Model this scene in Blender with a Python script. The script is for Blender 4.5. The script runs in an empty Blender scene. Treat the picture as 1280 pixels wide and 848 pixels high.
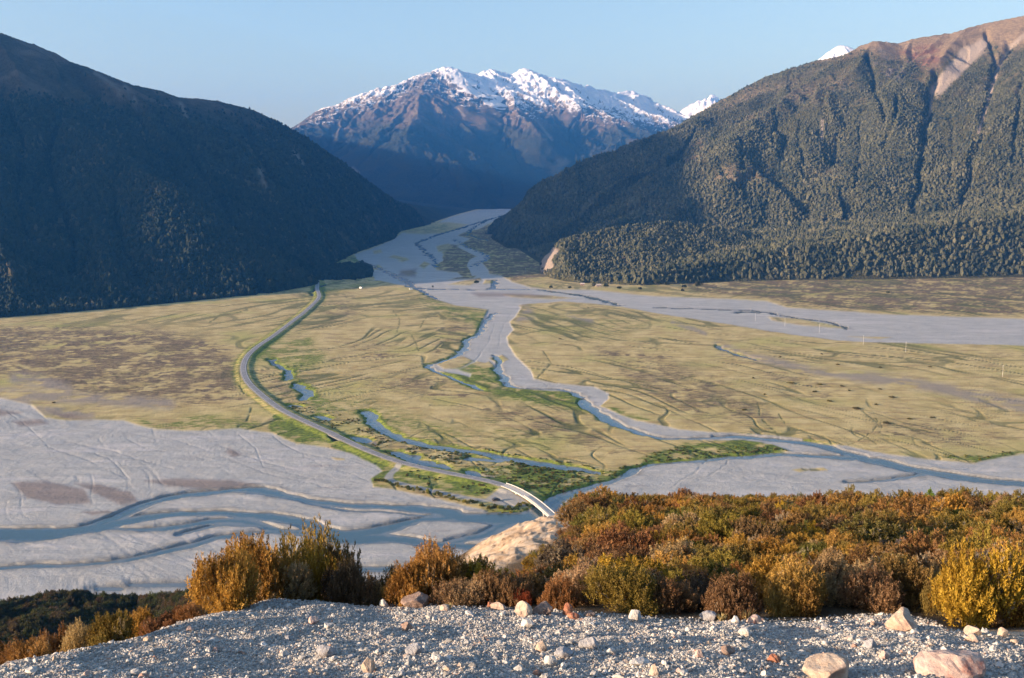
SUNAZ = 20.0; SKYSTR = 0.11; EXPO = 1.45; HAZE = 7e-5; QG = 1.0; TREED = 0.9; STN = 1.0
import bpy, math, random, time
import numpy as np
random.seed(7); RNG = np.random.default_rng(11)
T0 = time.time()
def tick(s): print('T %.1f %s' % (time.time()-T0, s))
# ---------------------------------------------------------------- camera model
H, F = 170.0, 1244.0
PITCH = math.atan(193/1244.0); CP, SP = math.cos(PITCH), math.sin(PITCH)
def ray(px, py):
    px = np.asarray(px, float); py = np.asarray(py, float)
    v = (424-py)/F
    return (px-640)/F, CP+v*SP, -SP+v*CP
def W(px, py, Y):
    """the place seen at (px, py) that lies Y metres ahead"""
    a, b, c = ray(px, py); k = np.asarray(Y, float)/b
    return np.stack(np.broadcast_arrays(a*k, np.asarray(Y, float)+0*k, H+c*k), -1)
def G(px, py, z=0.0):
    a, b, c = ray(px, py); k = (z-H)/c
    return np.stack([a*k, b*k], -1)
def project(X, Y, Z):
    dz = Z-H
    f = Y*CP-dz*SP; u = Y*SP+dz*CP
    return 640+F*X/f, 424-F*u/f
# ---------------------------------------------------------------- noise
def _hash(ix, iy, seed):
    h = (ix.astype(np.int64)*374761393+iy.astype(np.int64)*668265263+seed*1274126177) & 0xFFFFFFFF
    h = ((h ^ (h >> 13))*1274126177) & 0xFFFFFFFF
    return ((h ^ (h >> 16)) & 0xFFFF).astype(np.float32)/65536.0
def perlin(x, y, seed=0):
    x = np.asarray(x, np.float64); y = np.asarray(y, np.float64)
    ix = np.floor(x); iy = np.floor(y); fx = (x-ix).astype(np.float32); fy = (y-iy).astype(np.float32)
    ux = fx*fx*fx*(fx*(fx*6-15)+10); uy = fy*fy*fy*(fy*(fy*6-15)+10)
    def g(ax, ay, dx, dy):
        a = _hash(ax, ay, seed)*6.2831853
        return np.cos(a)*dx+np.sin(a)*dy
    n00 = g(ix, iy, fx, fy); n10 = g(ix+1, iy, fx-1, fy); n01 = g(ix, iy+1, fx, fy-1); n11 = g(ix+1, iy+1, fx-1, fy-1)
    return ((n00+(n10-n00)*ux)*(1-uy)+(n01+(n11-n01)*ux)*uy)*1.5
def fbm(x, y, o=4, seed=0, g=0.5):
    s = 0; a = 1.0; t = 0
    for i in range(o):
        s = s+a*perlin(x*2**i+i*17.3, y*2**i-i*9.1, seed+i); t += a; a *= g
    return s/t
def ridged(x, y, o=4, seed=0, g=0.5):
    s = 0; a = 1.0; t = 0
    for i in range(o):
        s = s+a*(1-2*np.abs(perlin(x*2**i+i*17.3, y*2**i-i*9.1, seed+i))); t += a; a *= g
    return s/t
def sst(a, b, x):
    t = np.clip((x-a)/(b-a), 0, 1); return t*t*(3-2*t)
# ---------------------------------------------------------------- scene helpers
C = bpy.context.scene.collection
def props(o, label=None, cat=None, group=None, kind=None):
    if label: o['label'] = label
    if cat: o['category'] = cat
    if group: o['group'] = group
    if kind: o['kind'] = kind
    return o
def link(name, me, mat=None, parent=None):
    o = bpy.data.objects.new(name, me); C.objects.link(o)
    if mat is not None and me is not None:
        for m in (mat if isinstance(mat, (list, tuple)) else [mat]): me.materials.append(m)
    if parent is not None: o.parent = parent
    return o
def np_mesh(name, V, Fc, smooth=True, attrs=None, mi=None):
    """V (n,3), Fc (m,3 or 4) arrays to a mesh"""
    me = bpy.data.meshes.new(name); V = np.ascontiguousarray(V, np.float32); Fc = np.ascontiguousarray(Fc, np.int32)
    me.vertices.add(len(V)); me.vertices.foreach_set('co', V.ravel())
    k = Fc.shape[1]
    me.loops.add(Fc.size); me.loops.foreach_set('vertex_index', Fc.ravel())
    me.polygons.add(len(Fc)); me.polygons.foreach_set('loop_start', np.arange(0, Fc.size, k, dtype=np.int32))
    me.polygons.foreach_set('use_smooth', np.full(len(Fc), smooth, bool))
    if mi is not None: me.polygons.foreach_set('material_index', np.asarray(mi, np.int32))
    me.update(calc_edges=True)
    for n, a in (attrs or {}).items():
        a = np.asarray(a, np.float32)
        if a.ndim == 2:
            at = me.attributes.new(n, 'FLOAT_VECTOR', 'POINT'); at.data.foreach_set('vector', a.ravel())
        else:
            at = me.attributes.new(n, 'FLOAT', 'POINT'); at.data.foreach_set('value', a.ravel())
    return me
def grid_faces(n, m, keep=None):
    i = np.arange(n-1)[:, None]*m+np.arange(m-1)[None, :]
    f = np.stack([i, i+1, i+m+1, i+m], -1).reshape(-1, 4)
    if keep is not None:
        k = keep[:-1, :-1] | keep[1:, :-1] | keep[:-1, 1:] | keep[1:, 1:]
        f = f[k.ravel()]
        u, inv = np.unique(f, return_inverse=True)
        return inv.reshape(-1, 4), u
    return f
# ---------------------------------------------------------------- node helpers
class M:
    def __init__(s, name, rough=0.9, spec=0.2):
        s.m = bpy.data.materials.new(name); s.m.use_nodes = True; s.t = s.m.node_tree; s.n = s.t.nodes; s.n.clear()
        s.out = s.n.new('ShaderNodeOutputMaterial'); s.b = s.n.new('ShaderNodeBsdfPrincipled')
        s.t.links.new(s.b.outputs[0], s.out.inputs[0])
        s.b.inputs['Roughness'].default_value = rough; s.b.inputs['Specular IOR Level'].default_value = spec
        s._geo = None
    def l(s, a, b): s.t.links.new(a, b)
    def put(s, sock, v):
        if isinstance(v, (int, float)): sock.default_value = v
        elif isinstance(v, (tuple, list)): sock.default_value = (*v, 1.0)[:len(sock.default_value)]
        else: s.l(v, sock)
    def attr(s, name, kind='GEOMETRY', out='Fac'):
        n = s.n.new('ShaderNodeAttribute'); n.attribute_name = name; n.attribute_type = kind; return n.outputs[out]
    def pos(s):
        if s._geo is None: s._geo = s.n.new('ShaderNodeNewGeometry')
        return s._geo.outputs['Position']
    def nrm(s):
        s.pos(); return s._geo.outputs['Normal']
    def mapping(s, sc=(1, 1, 1), rot=0.0, v=None):
        n = s.n.new('ShaderNodeMapping'); s.l(v if v is not None else s.pos(), n.inputs[0])
        n.inputs['Scale'].default_value = sc; n.inputs['Rotation'].default_value = (0, 0, rot); return n.outputs[0]
    def noise(s, scale, detail=4, rough=0.55, v=None, dist=0.0):
        n = s.n.new('ShaderNodeTexNoise'); n.inputs['Scale'].default_value = scale; n.inputs['Detail'].default_value = detail
        n.inputs['Roughness'].default_value = rough; n.inputs['Distortion'].default_value = dist
        s.l(v if v is not None else s.pos(), n.inputs['Vector']); return n.outputs['Fac']
    def voro(s, scale, v=None, out='Distance', feature='F1'):
        n = s.n.new('ShaderNodeTexVoronoi'); n.feature = feature; n.inputs['Scale'].default_value = scale
        s.l(v if v is not None else s.pos(), n.inputs['Vector']); return n.outputs[out]
    def ramp(s, f, a, b, lo=0.0, hi=1.0):
        n = s.n.new('ShaderNodeMapRange'); n.clamp = True; n.interpolation_type = 'SMOOTHSTEP'
        s.put(n.inputs[0], f); n.inputs[1].default_value = a; n.inputs[2].default_value = b
        n.inputs[3].default_value = lo; n.inputs[4].default_value = hi; return n.outputs[0]
    def math(s, op, a, b=0.0):
        n = s.n.new('ShaderNodeMath'); n.operation = op; s.put(n.inputs[0], a); s.put(n.inputs[1], b); return n.outputs[0]
    def mix(s, f, a, b):
        n = s.n.new('ShaderNodeMix'); n.data_type = 'RGBA'; s.put(n.inputs[0], f); s.put(n.inputs[6], a); s.put(n.inputs[7], b); return n.outputs[2]
    def mul(s, a, b):
        n = s.n.new('ShaderNodeMix'); n.data_type = 'RGBA'; n.blend_type = 'MULTIPLY'; n.inputs[0].default_value = 1.0
        s.put(n.inputs[6], a); s.put(n.inputs[7], b); return n.outputs[2]
    def grey(s, f):
        n = s.n.new('ShaderNodeCombineColor'); [s.put(n.inputs[i], f) for i in range(3)]; return n.outputs[0]
    def color(s, v): s.put(s.b.inputs['Base Color'], v); return s
    def bump(s, h, strength=0.5, dist=1.0):
        n = s.n.new('ShaderNodeBump'); n.inputs['Strength'].default_value = strength; n.inputs['Distance'].default_value = dist
        s.put(n.inputs['Height'], h); s.l(n.outputs[0], s.b.inputs['Normal']); return s
# ---------------------------------------------------------------- camera, light, sky, air
cam = bpy.data.cameras.new('camera'); co = bpy.data.objects.new('camera', cam); C.objects.link(co)
co.location = (0, 0, H); co.rotation_euler = (math.pi/2-PITCH, 0, 0)
cam.sensor_width = 36; cam.lens = 36*F/1280; cam.clip_start = 0.3; cam.clip_end = 120000
bpy.context.scene.camera = co
SUN_EL, SUN_AZ = math.radians(11), math.radians(SUNAZ)     # azimuth: how far the sun stands behind the picture plane, on the left
to_sun = np.array([-math.cos(SUN_AZ)*math.cos(SUN_EL), -math.sin(SUN_AZ)*math.cos(SUN_EL), math.sin(SUN_EL)])
sl = bpy.data.lights.new('sun', 'SUN'); so = bpy.data.objects.new('sun', sl); C.objects.link(so)
sl.energy = 5.0; sl.angle = math.radians(0.5); sl.color = (1.0, 0.85, 0.69)
from mathutils import Vector
so.rotation_euler = Vector(to_sun).to_track_quat('Z', 'Y').to_euler()
wd = bpy.data.worlds.new('World'); bpy.context.scene.world = wd; wd.use_nodes = True
nt = wd.node_tree; nt.nodes.clear()
wo = nt.nodes.new('ShaderNodeOutputWorld'); bg = nt.nodes.new('ShaderNodeBackground'); sk = nt.nodes.new('ShaderNodeTexSky')
sk.sky_type = 'NISHITA'; sk.sun_disc = False; sk.sun_elevation = SUN_EL
sk.sun_rotation = math.atan2(to_sun[0], to_sun[1]); sk.altitude = 700; sk.air_density = 1.0; sk.dust_density = 3.2; sk.ozone_density = 1.5
nt.links.new(sk.outputs[0], bg.inputs[0]); bg.inputs[1].default_value = SKYSTR; nt.links.new(bg.outputs[0], wo.inputs[0])
sc = bpy.context.scene
sc.view_settings.view_transform = 'Standard'; sc.view_settings.look = 'None'; sc.view_settings.gamma = 1; sc.view_settings.exposure = EXPO
sc.render.engine = 'CYCLES'; sc.cycles.use_denoising = True; sc.cycles.max_bounces = 4; sc.cycles.diffuse_bounces = 2; sc.cycles.glossy_bounces = 2
sc.cycles.transmission_bounces = 2; sc.cycles.transparent_max_bounces = 8; sc.cycles.volume_bounces = 0
sc.cycles.use_adaptive_sampling = True; sc.cycles.adaptive_threshold = 0.02
# ---------------------------------------------------------------- mountains
def skel_field(X, Y, ridges, sub=(), X0=None, Y0=None):
    """closest-ridge field: height minus fall, distance and along-ridge coordinate of the ridge that wins"""
    best = np.full(X.shape, -1e9, np.float32); bd = np.full(X.shape, 1e9, np.float32); bu = np.zeros(X.shape, np.float32); u0 = 0
    for pts, slope in ridges:
        P = np.array([W(*p) if p[0] > -1700 else (p[0], p[1], p[2]) for p in pts])
        for a, b in zip(P[:-1], P[1:]):
            e = b[:2]-a[:2]; L = float(np.hypot(*e)); 
            t = np.clip(((X-a[0])*e[0]+(Y-a[1])*e[1])/(L*L), 0, 1)
            d = np.hypot(X-a[0]-t*e[0], Y-a[1]-t*e[1])
            h = a[2]+(b[2]-a[2])*t
            fall = slope*(d*0.86+0.14*420*(1-np.exp(-d/420))*1.6)
            c = h-fall
            m = c > best
            best = np.where(m, c, best); bd = np.where(m, d, bd); bu = np.where(m, u0+t*L, bu)
            u0 += L
        u0 += 500
    if len(sub): yv = Y0[:, 0]; wmx = float(max(np.abs(X-X0).max(), np.abs(Y-Y0).max()))*0.6
    for P, slope in sub:
        for a, b in zip(P[:-1], P[1:]):
            e = b[:2]-a[:2]; L = float(np.hypot(*e)); R = L*1.2+min(260, L*3)
            cx, cy = (a[0]+b[0])/2, (a[1]+b[1])/2
            R2 = R+wmx
            r0, r1 = np.searchsorted(yv, cy-R2), np.searchsorted(yv, cy+R2)
            if r1-r0 < 1: continue
            xa, xb = X0[r0], X0[r1-1]; lo_, hi_ = np.minimum(xa, xb), np.maximum(xa, xb)
            cs = np.nonzero((hi_ > cx-R2) & (lo_ < cx+R2))[0]
            if len(cs) == 0: continue
            sel = (slice(r0, r1), slice(cs[0], cs[-1]+1))
            x = X[sel]; y = Y[sel]; t = np.clip(((x-a[0])*e[0]+(y-a[1])*e[1])/(L*L), 0, 1)
            d = np.hypot(x-a[0]-t*e[0], y-a[1]-t*e[1]); c = a[2]+(b[2]-a[2])*t-fallf(slope, d)
            old = best[sel]; m = c > old
            # rounded maximum keeps the valleys from creasing too hard
            k = 6.0; hgt = np.clip(0.5+0.5*(c-old)/k, 0, 1); sm = old+(c-old)*hgt+k*hgt*(1-hgt)
            best[sel] = sm; bu[sel] = np.where(m, u0+t*L, bu[sel]); bd[sel] = np.where(m, d+25, bd[sel]); u0 += L
    return best, bd, bu
def fallf(slope, d): return slope*(d*0.86+0.14*420*(1-np.exp(-d/420))*1.6)
def spurs(ridges, levels, seed, ymax=1e9):
    """branch each crest into falling side spurs (start, end as world points); levels: (spacing, length, crest fall)"""
    r = np.random.default_rng(seed); out = []
    par = [([W(*p) for p in pts], sl) for pts, sl in ridges]
    for (sp, ln, cf) in levels:
        nxt = []
        for P, sl in par:
            side = 1
            for a, b in zip(P[:-1], P[1:]):
                e = b[:2]-a[:2]; L = np.hypot(*e); n = max(1, int(round(L/sp*r.uniform(0.8, 1.2))))
                for i in range(n):
                    side = -side; t = (i+r.uniform(0.1, 0.9))/n; st = a+(b-a)*t
                    dz = (b[2]-a[2])/max(L, 1); d0 = e/max(L, 1e-6)*(-1 if dz > 0 else 1)
                    for sd in ((side,) if sp < 120 else (1, -1)):
                        an = r.uniform(0.75, 1.35)*sd; d = np.array([d0[0]*math.cos(an)-d0[1]*math.sin(an), d0[0]*math.sin(an)+d0[1]*math.cos(an)])
                        l = ln*r.uniform(0.55, 1.35); l = min(l, max(st[2], 5)/(sl*cf)*1.0)
                        if l < 30: continue
                        k = 4; pts = [st]; cur = st.copy(); dist = 0
                        for j in range(k):
                            bend = r.uniform(-0.28, 0.28); d = np.array([d[0]*math.cos(bend)-d[1]*math.sin(bend), d[0]*math.sin(bend)+d[1]*math.cos(bend)])
                            dist += l/k; cur = cur.copy(); cur[:2] += d*l/k; cur[2] = st[2]-fallf(sl, dist)*cf*r.uniform(0.98, 1.03); pts.append(cur)
                        nxt.append((pts, sl*r.uniform(1.02, 1.2)))
        out += nxt; par = nxt
    return out
def mountain_grid(tr, yr, nt_, ny, extra=None):
    t = np.linspace(tr[0], tr[1], nt_); y = np.geomspace(yr[0], yr[1], ny)
    Tt, Yy = np.meshgrid(t, y); return Tt*Yy, Yy
def seg_signed(X, Y, pts):
    """signed distance to an open polyline, positive on its left-hand side"""
    best = np.full(X.shape, 1e9); sg = np.zeros(X.shape)
    for a, b in zip(pts[:-1], pts[1:]):
        e = (b[0]-a[0], b[1]-a[1]); L2 = e[0]**2+e[1]**2
        t = np.clip(((X-a[0])*e[0]+(Y-a[1])*e[1])/L2, 0, 1)
        dx = X-a[0]-t*e[0]; dy = Y-a[1]-t*e[1]; d = np.hypot(dx, dy)
        s = np.sign(e[0]*(Y-a[1])-e[1]*(X-a[0]))
        m = d < best-1e-6; best = np.where(m, d, best); sg = np.where(m, s, sg)
    return best*sg
def build_height(X, Y, ridges, foot=None, amp=30.0, fs=1.0, seed=0, rough=1.0, lo=-40, sub=()):
    b0, d0, u0 = skel_field(X, Y, ridges)
    wa = np.minimum(d0*0.35, 160)*rough
    wx = fbm(X/520*fs, Y/520*fs, 4, seed+50)*wa; wy = fbm(X/520*fs+31, Y/520*fs+7, 4, seed+60)*wa
    z, d, u = skel_field(X+wx, Y+wy, ridges, sub, X, Y)
    k = sst(0, 220, d)
    gl = ridged(u/210*fs, d/900*fs+fbm(u/300, d/300, 2, seed+5)*0.6, 4, seed+1, 0.55)
    g2 = ridged(X/150*fs, Y/150*fs, 4, seed+2, 0.5)
    z = z+k*amp*(gl*1.0+g2*0.45)+(1-k)*amp*0.10*rough*fbm(X/60, Y/60, 4, seed+3)
    if foot is not None:
        s = seg_signed(X, Y, foot)
        up = np.maximum(s, 0)*0.55+fbm(X/90, Y/90, 3, seed+8)*np.clip(s, 0, 60)*0.25
        z = np.where(s > 0, np.maximum(np.minimum(z, up*2.6+2), 0.12*s), np.maximum(s*0.3, -12)+0*z)
        # soft blend on the first metres
        z = np.where(s > 0, z-2.5, z)
    return np.maximum(z, lo), d, gl
SHEETS = {}
def slope_of(X, Y, Z):
    P = np.stack([X, Y, Z], -1)
    a = np.gradient(P, axis=0); b = np.gradient(P, axis=1); n = np.cross(b, a); n /= np.linalg.norm(n, axis=-1, keepdims=True)+1e-9
    return n*np.sign(n[..., 2:3]+1e-9)
def poly_mask(PX, PY, poly, soft=6.0, warp=None):
    """soft inside-mask of a traced outline (frame pixels of the sheet's own points)"""
    x = PX if warp is None else PX+warp[0]; y = PY if warp is None else PY+warp[1]
    xs = [p[0] for p in poly]; ys = [p[1] for p in poly]; m = soft*2+4
    sel = (x > min(xs)-m) & (x < max(xs)+m) & (y > min(ys)-m) & (y < max(ys)+m)
    out = np.zeros(x.shape, np.float32)
    if not sel.any(): return out
    sx = x[sel]; sy = y[sel]; ins = np.zeros(sx.shape, bool); bd = np.full(sx.shape, 1e9)
    for (x0, y0), (x1, y1) in zip(poly, poly[1:]+poly[:1]):
        c = (y0 > sy) != (y1 > sy)
        with np.errstate(divide='ignore', invalid='ignore'): xi = (x1-x0)*(sy-y0)/((y1-y0) or 1e-9)+x0
        ins ^= c & (sx < xi)
        L2 = (x1-x0)**2+(y1-y0)**2+1e-9; t = np.clip(((sx-x0)*(x1-x0)+(sy-y0)*(y1-y0))/L2, 0, 1)
        bd = np.minimum(bd, np.hypot(sx-x0-t*(x1-x0), sy-y0-t*(y1-y0)))
    s = np.where(ins, bd, -bd); out[sel] = sst(-soft, soft, s); return out
def line_mask(PX, PY, pts, w, soft=2.0, warp=None):
    x = PX if warp is None else PX+warp[0]; y = PY if warp is None else PY+warp[1]
    out = np.zeros(x.shape, np.float32)
    for (x0, y0), (x1, y1) in zip(pts[:-1], pts[1:]):
        m = w+soft*2
        sel = (x > min(x0, x1)-m) & (x < max(x0, x1)+m) & (y > min(y0, y1)-m) & (y < max(y0, y1)+m)
        if not sel.any(): continue
        sx = x[sel]; sy = y[sel]; L2 = (x1-x0)**2+(y1-y0)**2+1e-9; t = np.clip(((sx-x0)*(x1-x0)+(sy-y0)*(y1-y0))/L2, 0, 1)
        d = np.hypot(sx-x0-t*(x1-x0), sy-y0-t*(y1-y0)); out[sel] = np.maximum(out[sel], 1-sst(w/2-soft/2, w/2+soft/2, d))
    return out
# --- ridges traced from the skyline, the last two unseen and added for shade: (column, row, metres ahead)
LR = [([(-900, 60, 1950), (-600, -10, 2050), (-400, -50, 2120), (-150, -5, 2200), (0, 39, 2300), (50, 57, 2380), (84, 74, 2400), (124, 88, 2450), (163, 104, 2520), (198, 111, 2600), (223, 120, 2650),
        (252, 122, 2700), (277, 126, 2750), (317, 136, 2850), (347, 151, 2950), (376, 171, 3050), (402, 187, 3200), (444, 216, 3600), (474, 241, 4100), (499, 252, 4700), (535, 258, 5400), (571, 262.5, 6200), (579, 266, 6400)], 0.62),
      ([(50, 57, 2380), (95, 110, 2180), (150, 190, 1990), (215, 270, 1790), (290, 335, 1640), (345, 362, 1560)], 0.62),
      ([(-150, -5, 2200), (-70, 120, 1870), (-20, 260, 1540), (20, 370, 1330)], 0.66),
      ([(95, 110, 2180), (105, 200, 1880), (120, 300, 1580), (140, 370, 1400)], 0.7),
      ([(252, 122, 2700), (310, 210, 2500), (365, 290, 2280), (400, 335, 2100)], 0.66),
      ([(376, 171, 3050), (420, 240, 2950), (455, 290, 2850)], 0.7)]
LFOOT = [(-6000, 1300), (-3600, 1150), (-2400, 1100), (-1500, 1230), (-950, 1190)]+[tuple(G(*p)) for p in [(-60, 405), (0, 401), (100, 393), (200, 384), (300, 374), (395, 357), (405, 343), (416, 331), (444, 317), (491, 300), (499, 290), (546, 279), (579, 267.5), (600, 262)]]+[(700, 9000)]
RR = [([(597, 296, 3440), (605, 291, 3467), (640, 275, 3462), (664, 265, 3460), (697, 250, 3450), (731, 229, 3450), (765, 203, 3450), (782, 192, 3440), (820, 180, 3440), (858, 157, 3420), (903, 123, 3400), (956, 95, 3350),
        (1011, 77, 3300), (1054, 68, 3250), (1079, 55, 3200), (1096, 50, 3180), (1122, 53, 3200), (1147, 46, 3200), (1190, 40, 3180), (1223, 30, 3150), (1280, 18, 3100), (1450, -25, 2950), (1750, -90, 2700)], 0.60),
      ([(903, 123, 3400), (880, 175, 3120), (850, 225, 2800), (800, 262, 2500), (740, 300, 2250)], 0.55),
      ([(1011, 77, 3300), (990, 150, 3000), (960, 215, 2700), (930, 262, 2450)], 0.62),
      ([(1096, 50, 3180), (1080, 110, 2950), (1060, 180, 2700), (1040, 240, 2450), (1030, 290, 2250)], 0.64),
      ([(1147, 46, 3200), (1140, 100, 3000), (1125, 180, 2700), (1120, 250, 2420)], 0.7),
      ([(1196, 42, 3180), (1200, 90, 3000), (1200, 160, 2720), (1195, 230, 2450), (1190, 290, 2250)], 0.66),
      ([(1280, 18, 3100), (1275, 90, 2900), (1275, 180, 2600), (1280, 270, 2300)], 0.66),
      ([(1450, -25, 2950), (1430, 100, 2600), (1420, 250, 2250)], 0.66)]
RFOOT = [(900, 9000), (300, 7200)]+[tuple(G(*p)) for p in [(664, 263), (640, 273), (604, 292), (640, 315), (668, 335), (676, 343)]]+[(90, 1700)]
RFOOT = [tuple(p) for p in RFOOT]
RFOOT2 = [tuple(G(*p)) for p in [(676, 343), (705, 349), (740, 355), (800, 357.5), (850, 356), (905, 353), (990, 351), (1100, 350), (1280, 347), (1500, 345)]]+[(4200, 1500)]
CR = [([(150, 260, 7000), (260, 215, 8000), (330, 190, 8500), (378, 168, 8800), (400, 152, 8900), (425, 133, 9000), (450, 120, 9100), (475, 113, 9200), (500, 108, 9250), (515, 100, 9280), (530, 93, 9300), (545, 88.5, 9300), (562, 85.5, 9350),
        (580, 93, 9500), (600, 97, 9600), (613, 89, 9800), (626, 93, 9850), (640, 97, 9900), (655, 87.5, 9900), (668, 92, 9900), (680, 98, 9850), (690, 99, 9800), (700, 101, 9800), (711, 104, 9850), (720, 108, 9900),
        (735, 110, 9950), (748, 114, 10000), (770, 119, 10100), (790, 116, 10200), (810, 129, 10200), (840, 143, 10200), (858, 152, 10200), (900, 178, 10300), (1000, 200, 10600)], 0.62),
      ([(530, 93, 9300), (548, 130, 9000), (560, 170, 8600), (578, 205, 8200), (600, 245, 7500), (615, 262, 7050)], 0.60),
      ([(548, 130, 9000), (528, 175, 8550), (510, 215, 8050), (500, 250, 7500)], 0.72),
      ([(475, 113, 9200), (465, 150, 8800), (450, 195, 8300), (440, 240, 7700)], 0.68),
      ([(425, 133, 9000), (418, 165, 8650), (405, 205, 8150)], 0.7),
      ([(600, 97, 9600), (612, 130, 9300), (625, 165, 8950), (650, 205, 8400), (665, 245, 7700)], 0.7),
      ([(655, 87.5, 9900), (668, 120, 9550), (690, 160, 9100), (705, 200, 8550), (700, 240, 7900)], 0.7),
      ([(700, 101, 9800), (722, 135, 9450), (745, 175, 9050), (750, 215, 8500)], 0.72),
      ([(748, 114, 10000), (765, 145, 9650), (785, 180, 9200), (790, 215, 8700)], 0.72),
      ([(790, 116, 10200), (810, 150, 9850), (830, 185, 9350)], 0.72)]
FR = [([(800, 190, 14000), (835, 160, 14000), (850, 147, 14000), (860, 137, 14000), (872, 128, 14000), (880, 128, 14000), (889, 122, 14000), (897, 125, 14000), (915, 135, 14000), (960, 150, 14000), (1000, 190, 14000)], 0.8)]
FR2 = [([(1000, 110, 8500), (1020, 84, 8500), (1031, 71, 8500), (1040, 63, 8500), (1048, 59, 8500), (1060, 59, 8500), (1069, 63, 8500), (1082, 78, 8500), (1130, 110, 8500)], 0.8)]
XR_SHADE = [([(-3000, 4300, 760), (-3150, 5000, 860), (-3300, 5800, 920), (-3400, 7000, 950), (-3600, 8500, 880), (-3500, 9500, 700)], 0.7)]  # unseen range behind the left skyline, added to shade the centre mountain's foot
XL_SHADE = [([(-2680, 1265, 765), (-2720, 1650, 960), (-2780, 2300, 1050), (-2550, 3200, 980), (-2500, 4200, 700)], 0.85)]  # massif out of frame, invented and shaped to shade the right mountain
def mountain_material(name, forest, alpine, rock, rockline=None, wet=0.0):
    m = M(name, 0.95, 0.1)
    n1 = m.noise(0.02, 6); n2 = m.noise(0.11, 5, 0.65); n3 = m.noise(0.004, 4)
    f = m.mix(m.ramp(n2, 0.35, 0.65), tuple(c*0.55 for c in forest), tuple(c*1.5 for c in forest))
    f = m.mix(m.ramp(n3, 0.45, 0.62), f, m.mix(n1, forest, (0.06, 0.055, 0.02)))
    a = m.mix(m.ramp(n2, 0.3, 0.7), tuple(c*0.7 for c in alpine), tuple(c*1.25 for c in alpine))
    a = m.mix(m.ramp(m.noise(0.009, 5), 0.5, 0.62), a, (0.16, 0.12, 0.085))
    r = m.mix(m.ramp(m.noise(0.05, 6, 0.7, v=m.mapping((1, 1, 0.25))), 0.35, 0.65), tuple(c*0.65 for c in rock), tuple(c*1.35 for c in rock))
    c = m.mix(m.attr('alpine'), f, a); c = m.mix(m.attr('rock'), c, r)
    c = m.mix(m.attr('scree'), c, m.mix(n2, (0.32, 0.265, 0.22), (0.43, 0.36, 0.30)))
    c = m.mix(m.attr('red'), c, m.mix(n2, (0.17, 0.085, 0.06), (0.25, 0.15, 0.10)))
    c = m.mix(m.attr('snow'), c, (0.86, 0.88, 0.92))
    m.color(c); m.bump(m.math('ADD', m.noise(0.06, 6, 0.7), m.noise(0.3, 3)), 0.9, 9.0)
    return m.m
def mountain(name, ridges, grid, mat, foot=None, amp=30, fs=1.0, seed=0, rough=1.0, snow=None, masks=None, feet2=None, levels=None, carve=(), jag=0.0):
    X, Y = grid
    Z, d, gl = build_height(X, Y, ridges, foot, amp, fs, seed, rough, sub=spurs(ridges, levels, seed+5) if levels else ())
    if feet2 is not None:
        s2 = seg_signed(X, Y, feet2)
        lim = np.maximum(s2, 0)*0.9
        Z = np.where(s2 > 0, np.minimum(Z, lim-1), np.maximum(s2*0.3, -12))
    if jag: Z = Z+jag*(ridged(X/170, Y/170, 4, seed+30)+0.6*ridged(X/60, Y/60, 3, seed+31))*(1-sst(60, 420, d))
    PX, PY = project(X, Y, Z)
    for pts, w_, dep in carve:
        Z = Z-dep*line_mask(PX, PY, pts, w_*0.3, w_, (fbm(X/120, Y/120, 3, seed+40)*9, fbm(X/120, Y/120, 3, seed+41)*6))
    N = slope_of(X, Y, Z); PX, PY = project(X, Y, Z)
    A = dict(alpine=0*Z, rock=0*Z, scree=0*Z, red=0*Z, snow=0*Z)
    if masks: masks(A, X, Y, Z, N, PX, PY, gl, d)
    n, m_ = X.shape
    keep = Z > -8
    f, u = grid_faces(n, m_, keep)
    V = np.stack([X, Y, Z], -1).reshape(-1, 3)[u]
    me = np_mesh(name, V, f, True, {k: np.clip(v, 0, 1).reshape(-1)[u] for k, v in A.items()})
    o = link(name, me, mat); props(o, kind='structure')
    SHEETS[name+str(seed)] = dict(X=X, Y=Y, Z=Z, N=N, PX=PX, PY=PY, A=A)
    return o
def ml(A, X, Y, Z, N, PX, PY, gl, d):
    nz = fbm(X/200, Y/200, 4, 3)
    A['alpine'] += sst(300, 400, Z+nz*90)*0.95
    A['rock'] += sst(0.35, 0.6, fbm(X/90, Y/90, 4, 9))*sst(330, 450, Z)*0.8
    for l in ([(120, 92), (150, 112), (175, 135)], [(155, 108), (170, 125)], [(226, 130), (232, 145)], [(325, 212), (333, 235)], [(368, 190), (378, 205)]):
        A['scree'] = np.maximum(A['scree'], 0.5*line_mask(PX, PY, l, 5, 5, (nz*10, nz*4)))
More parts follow.
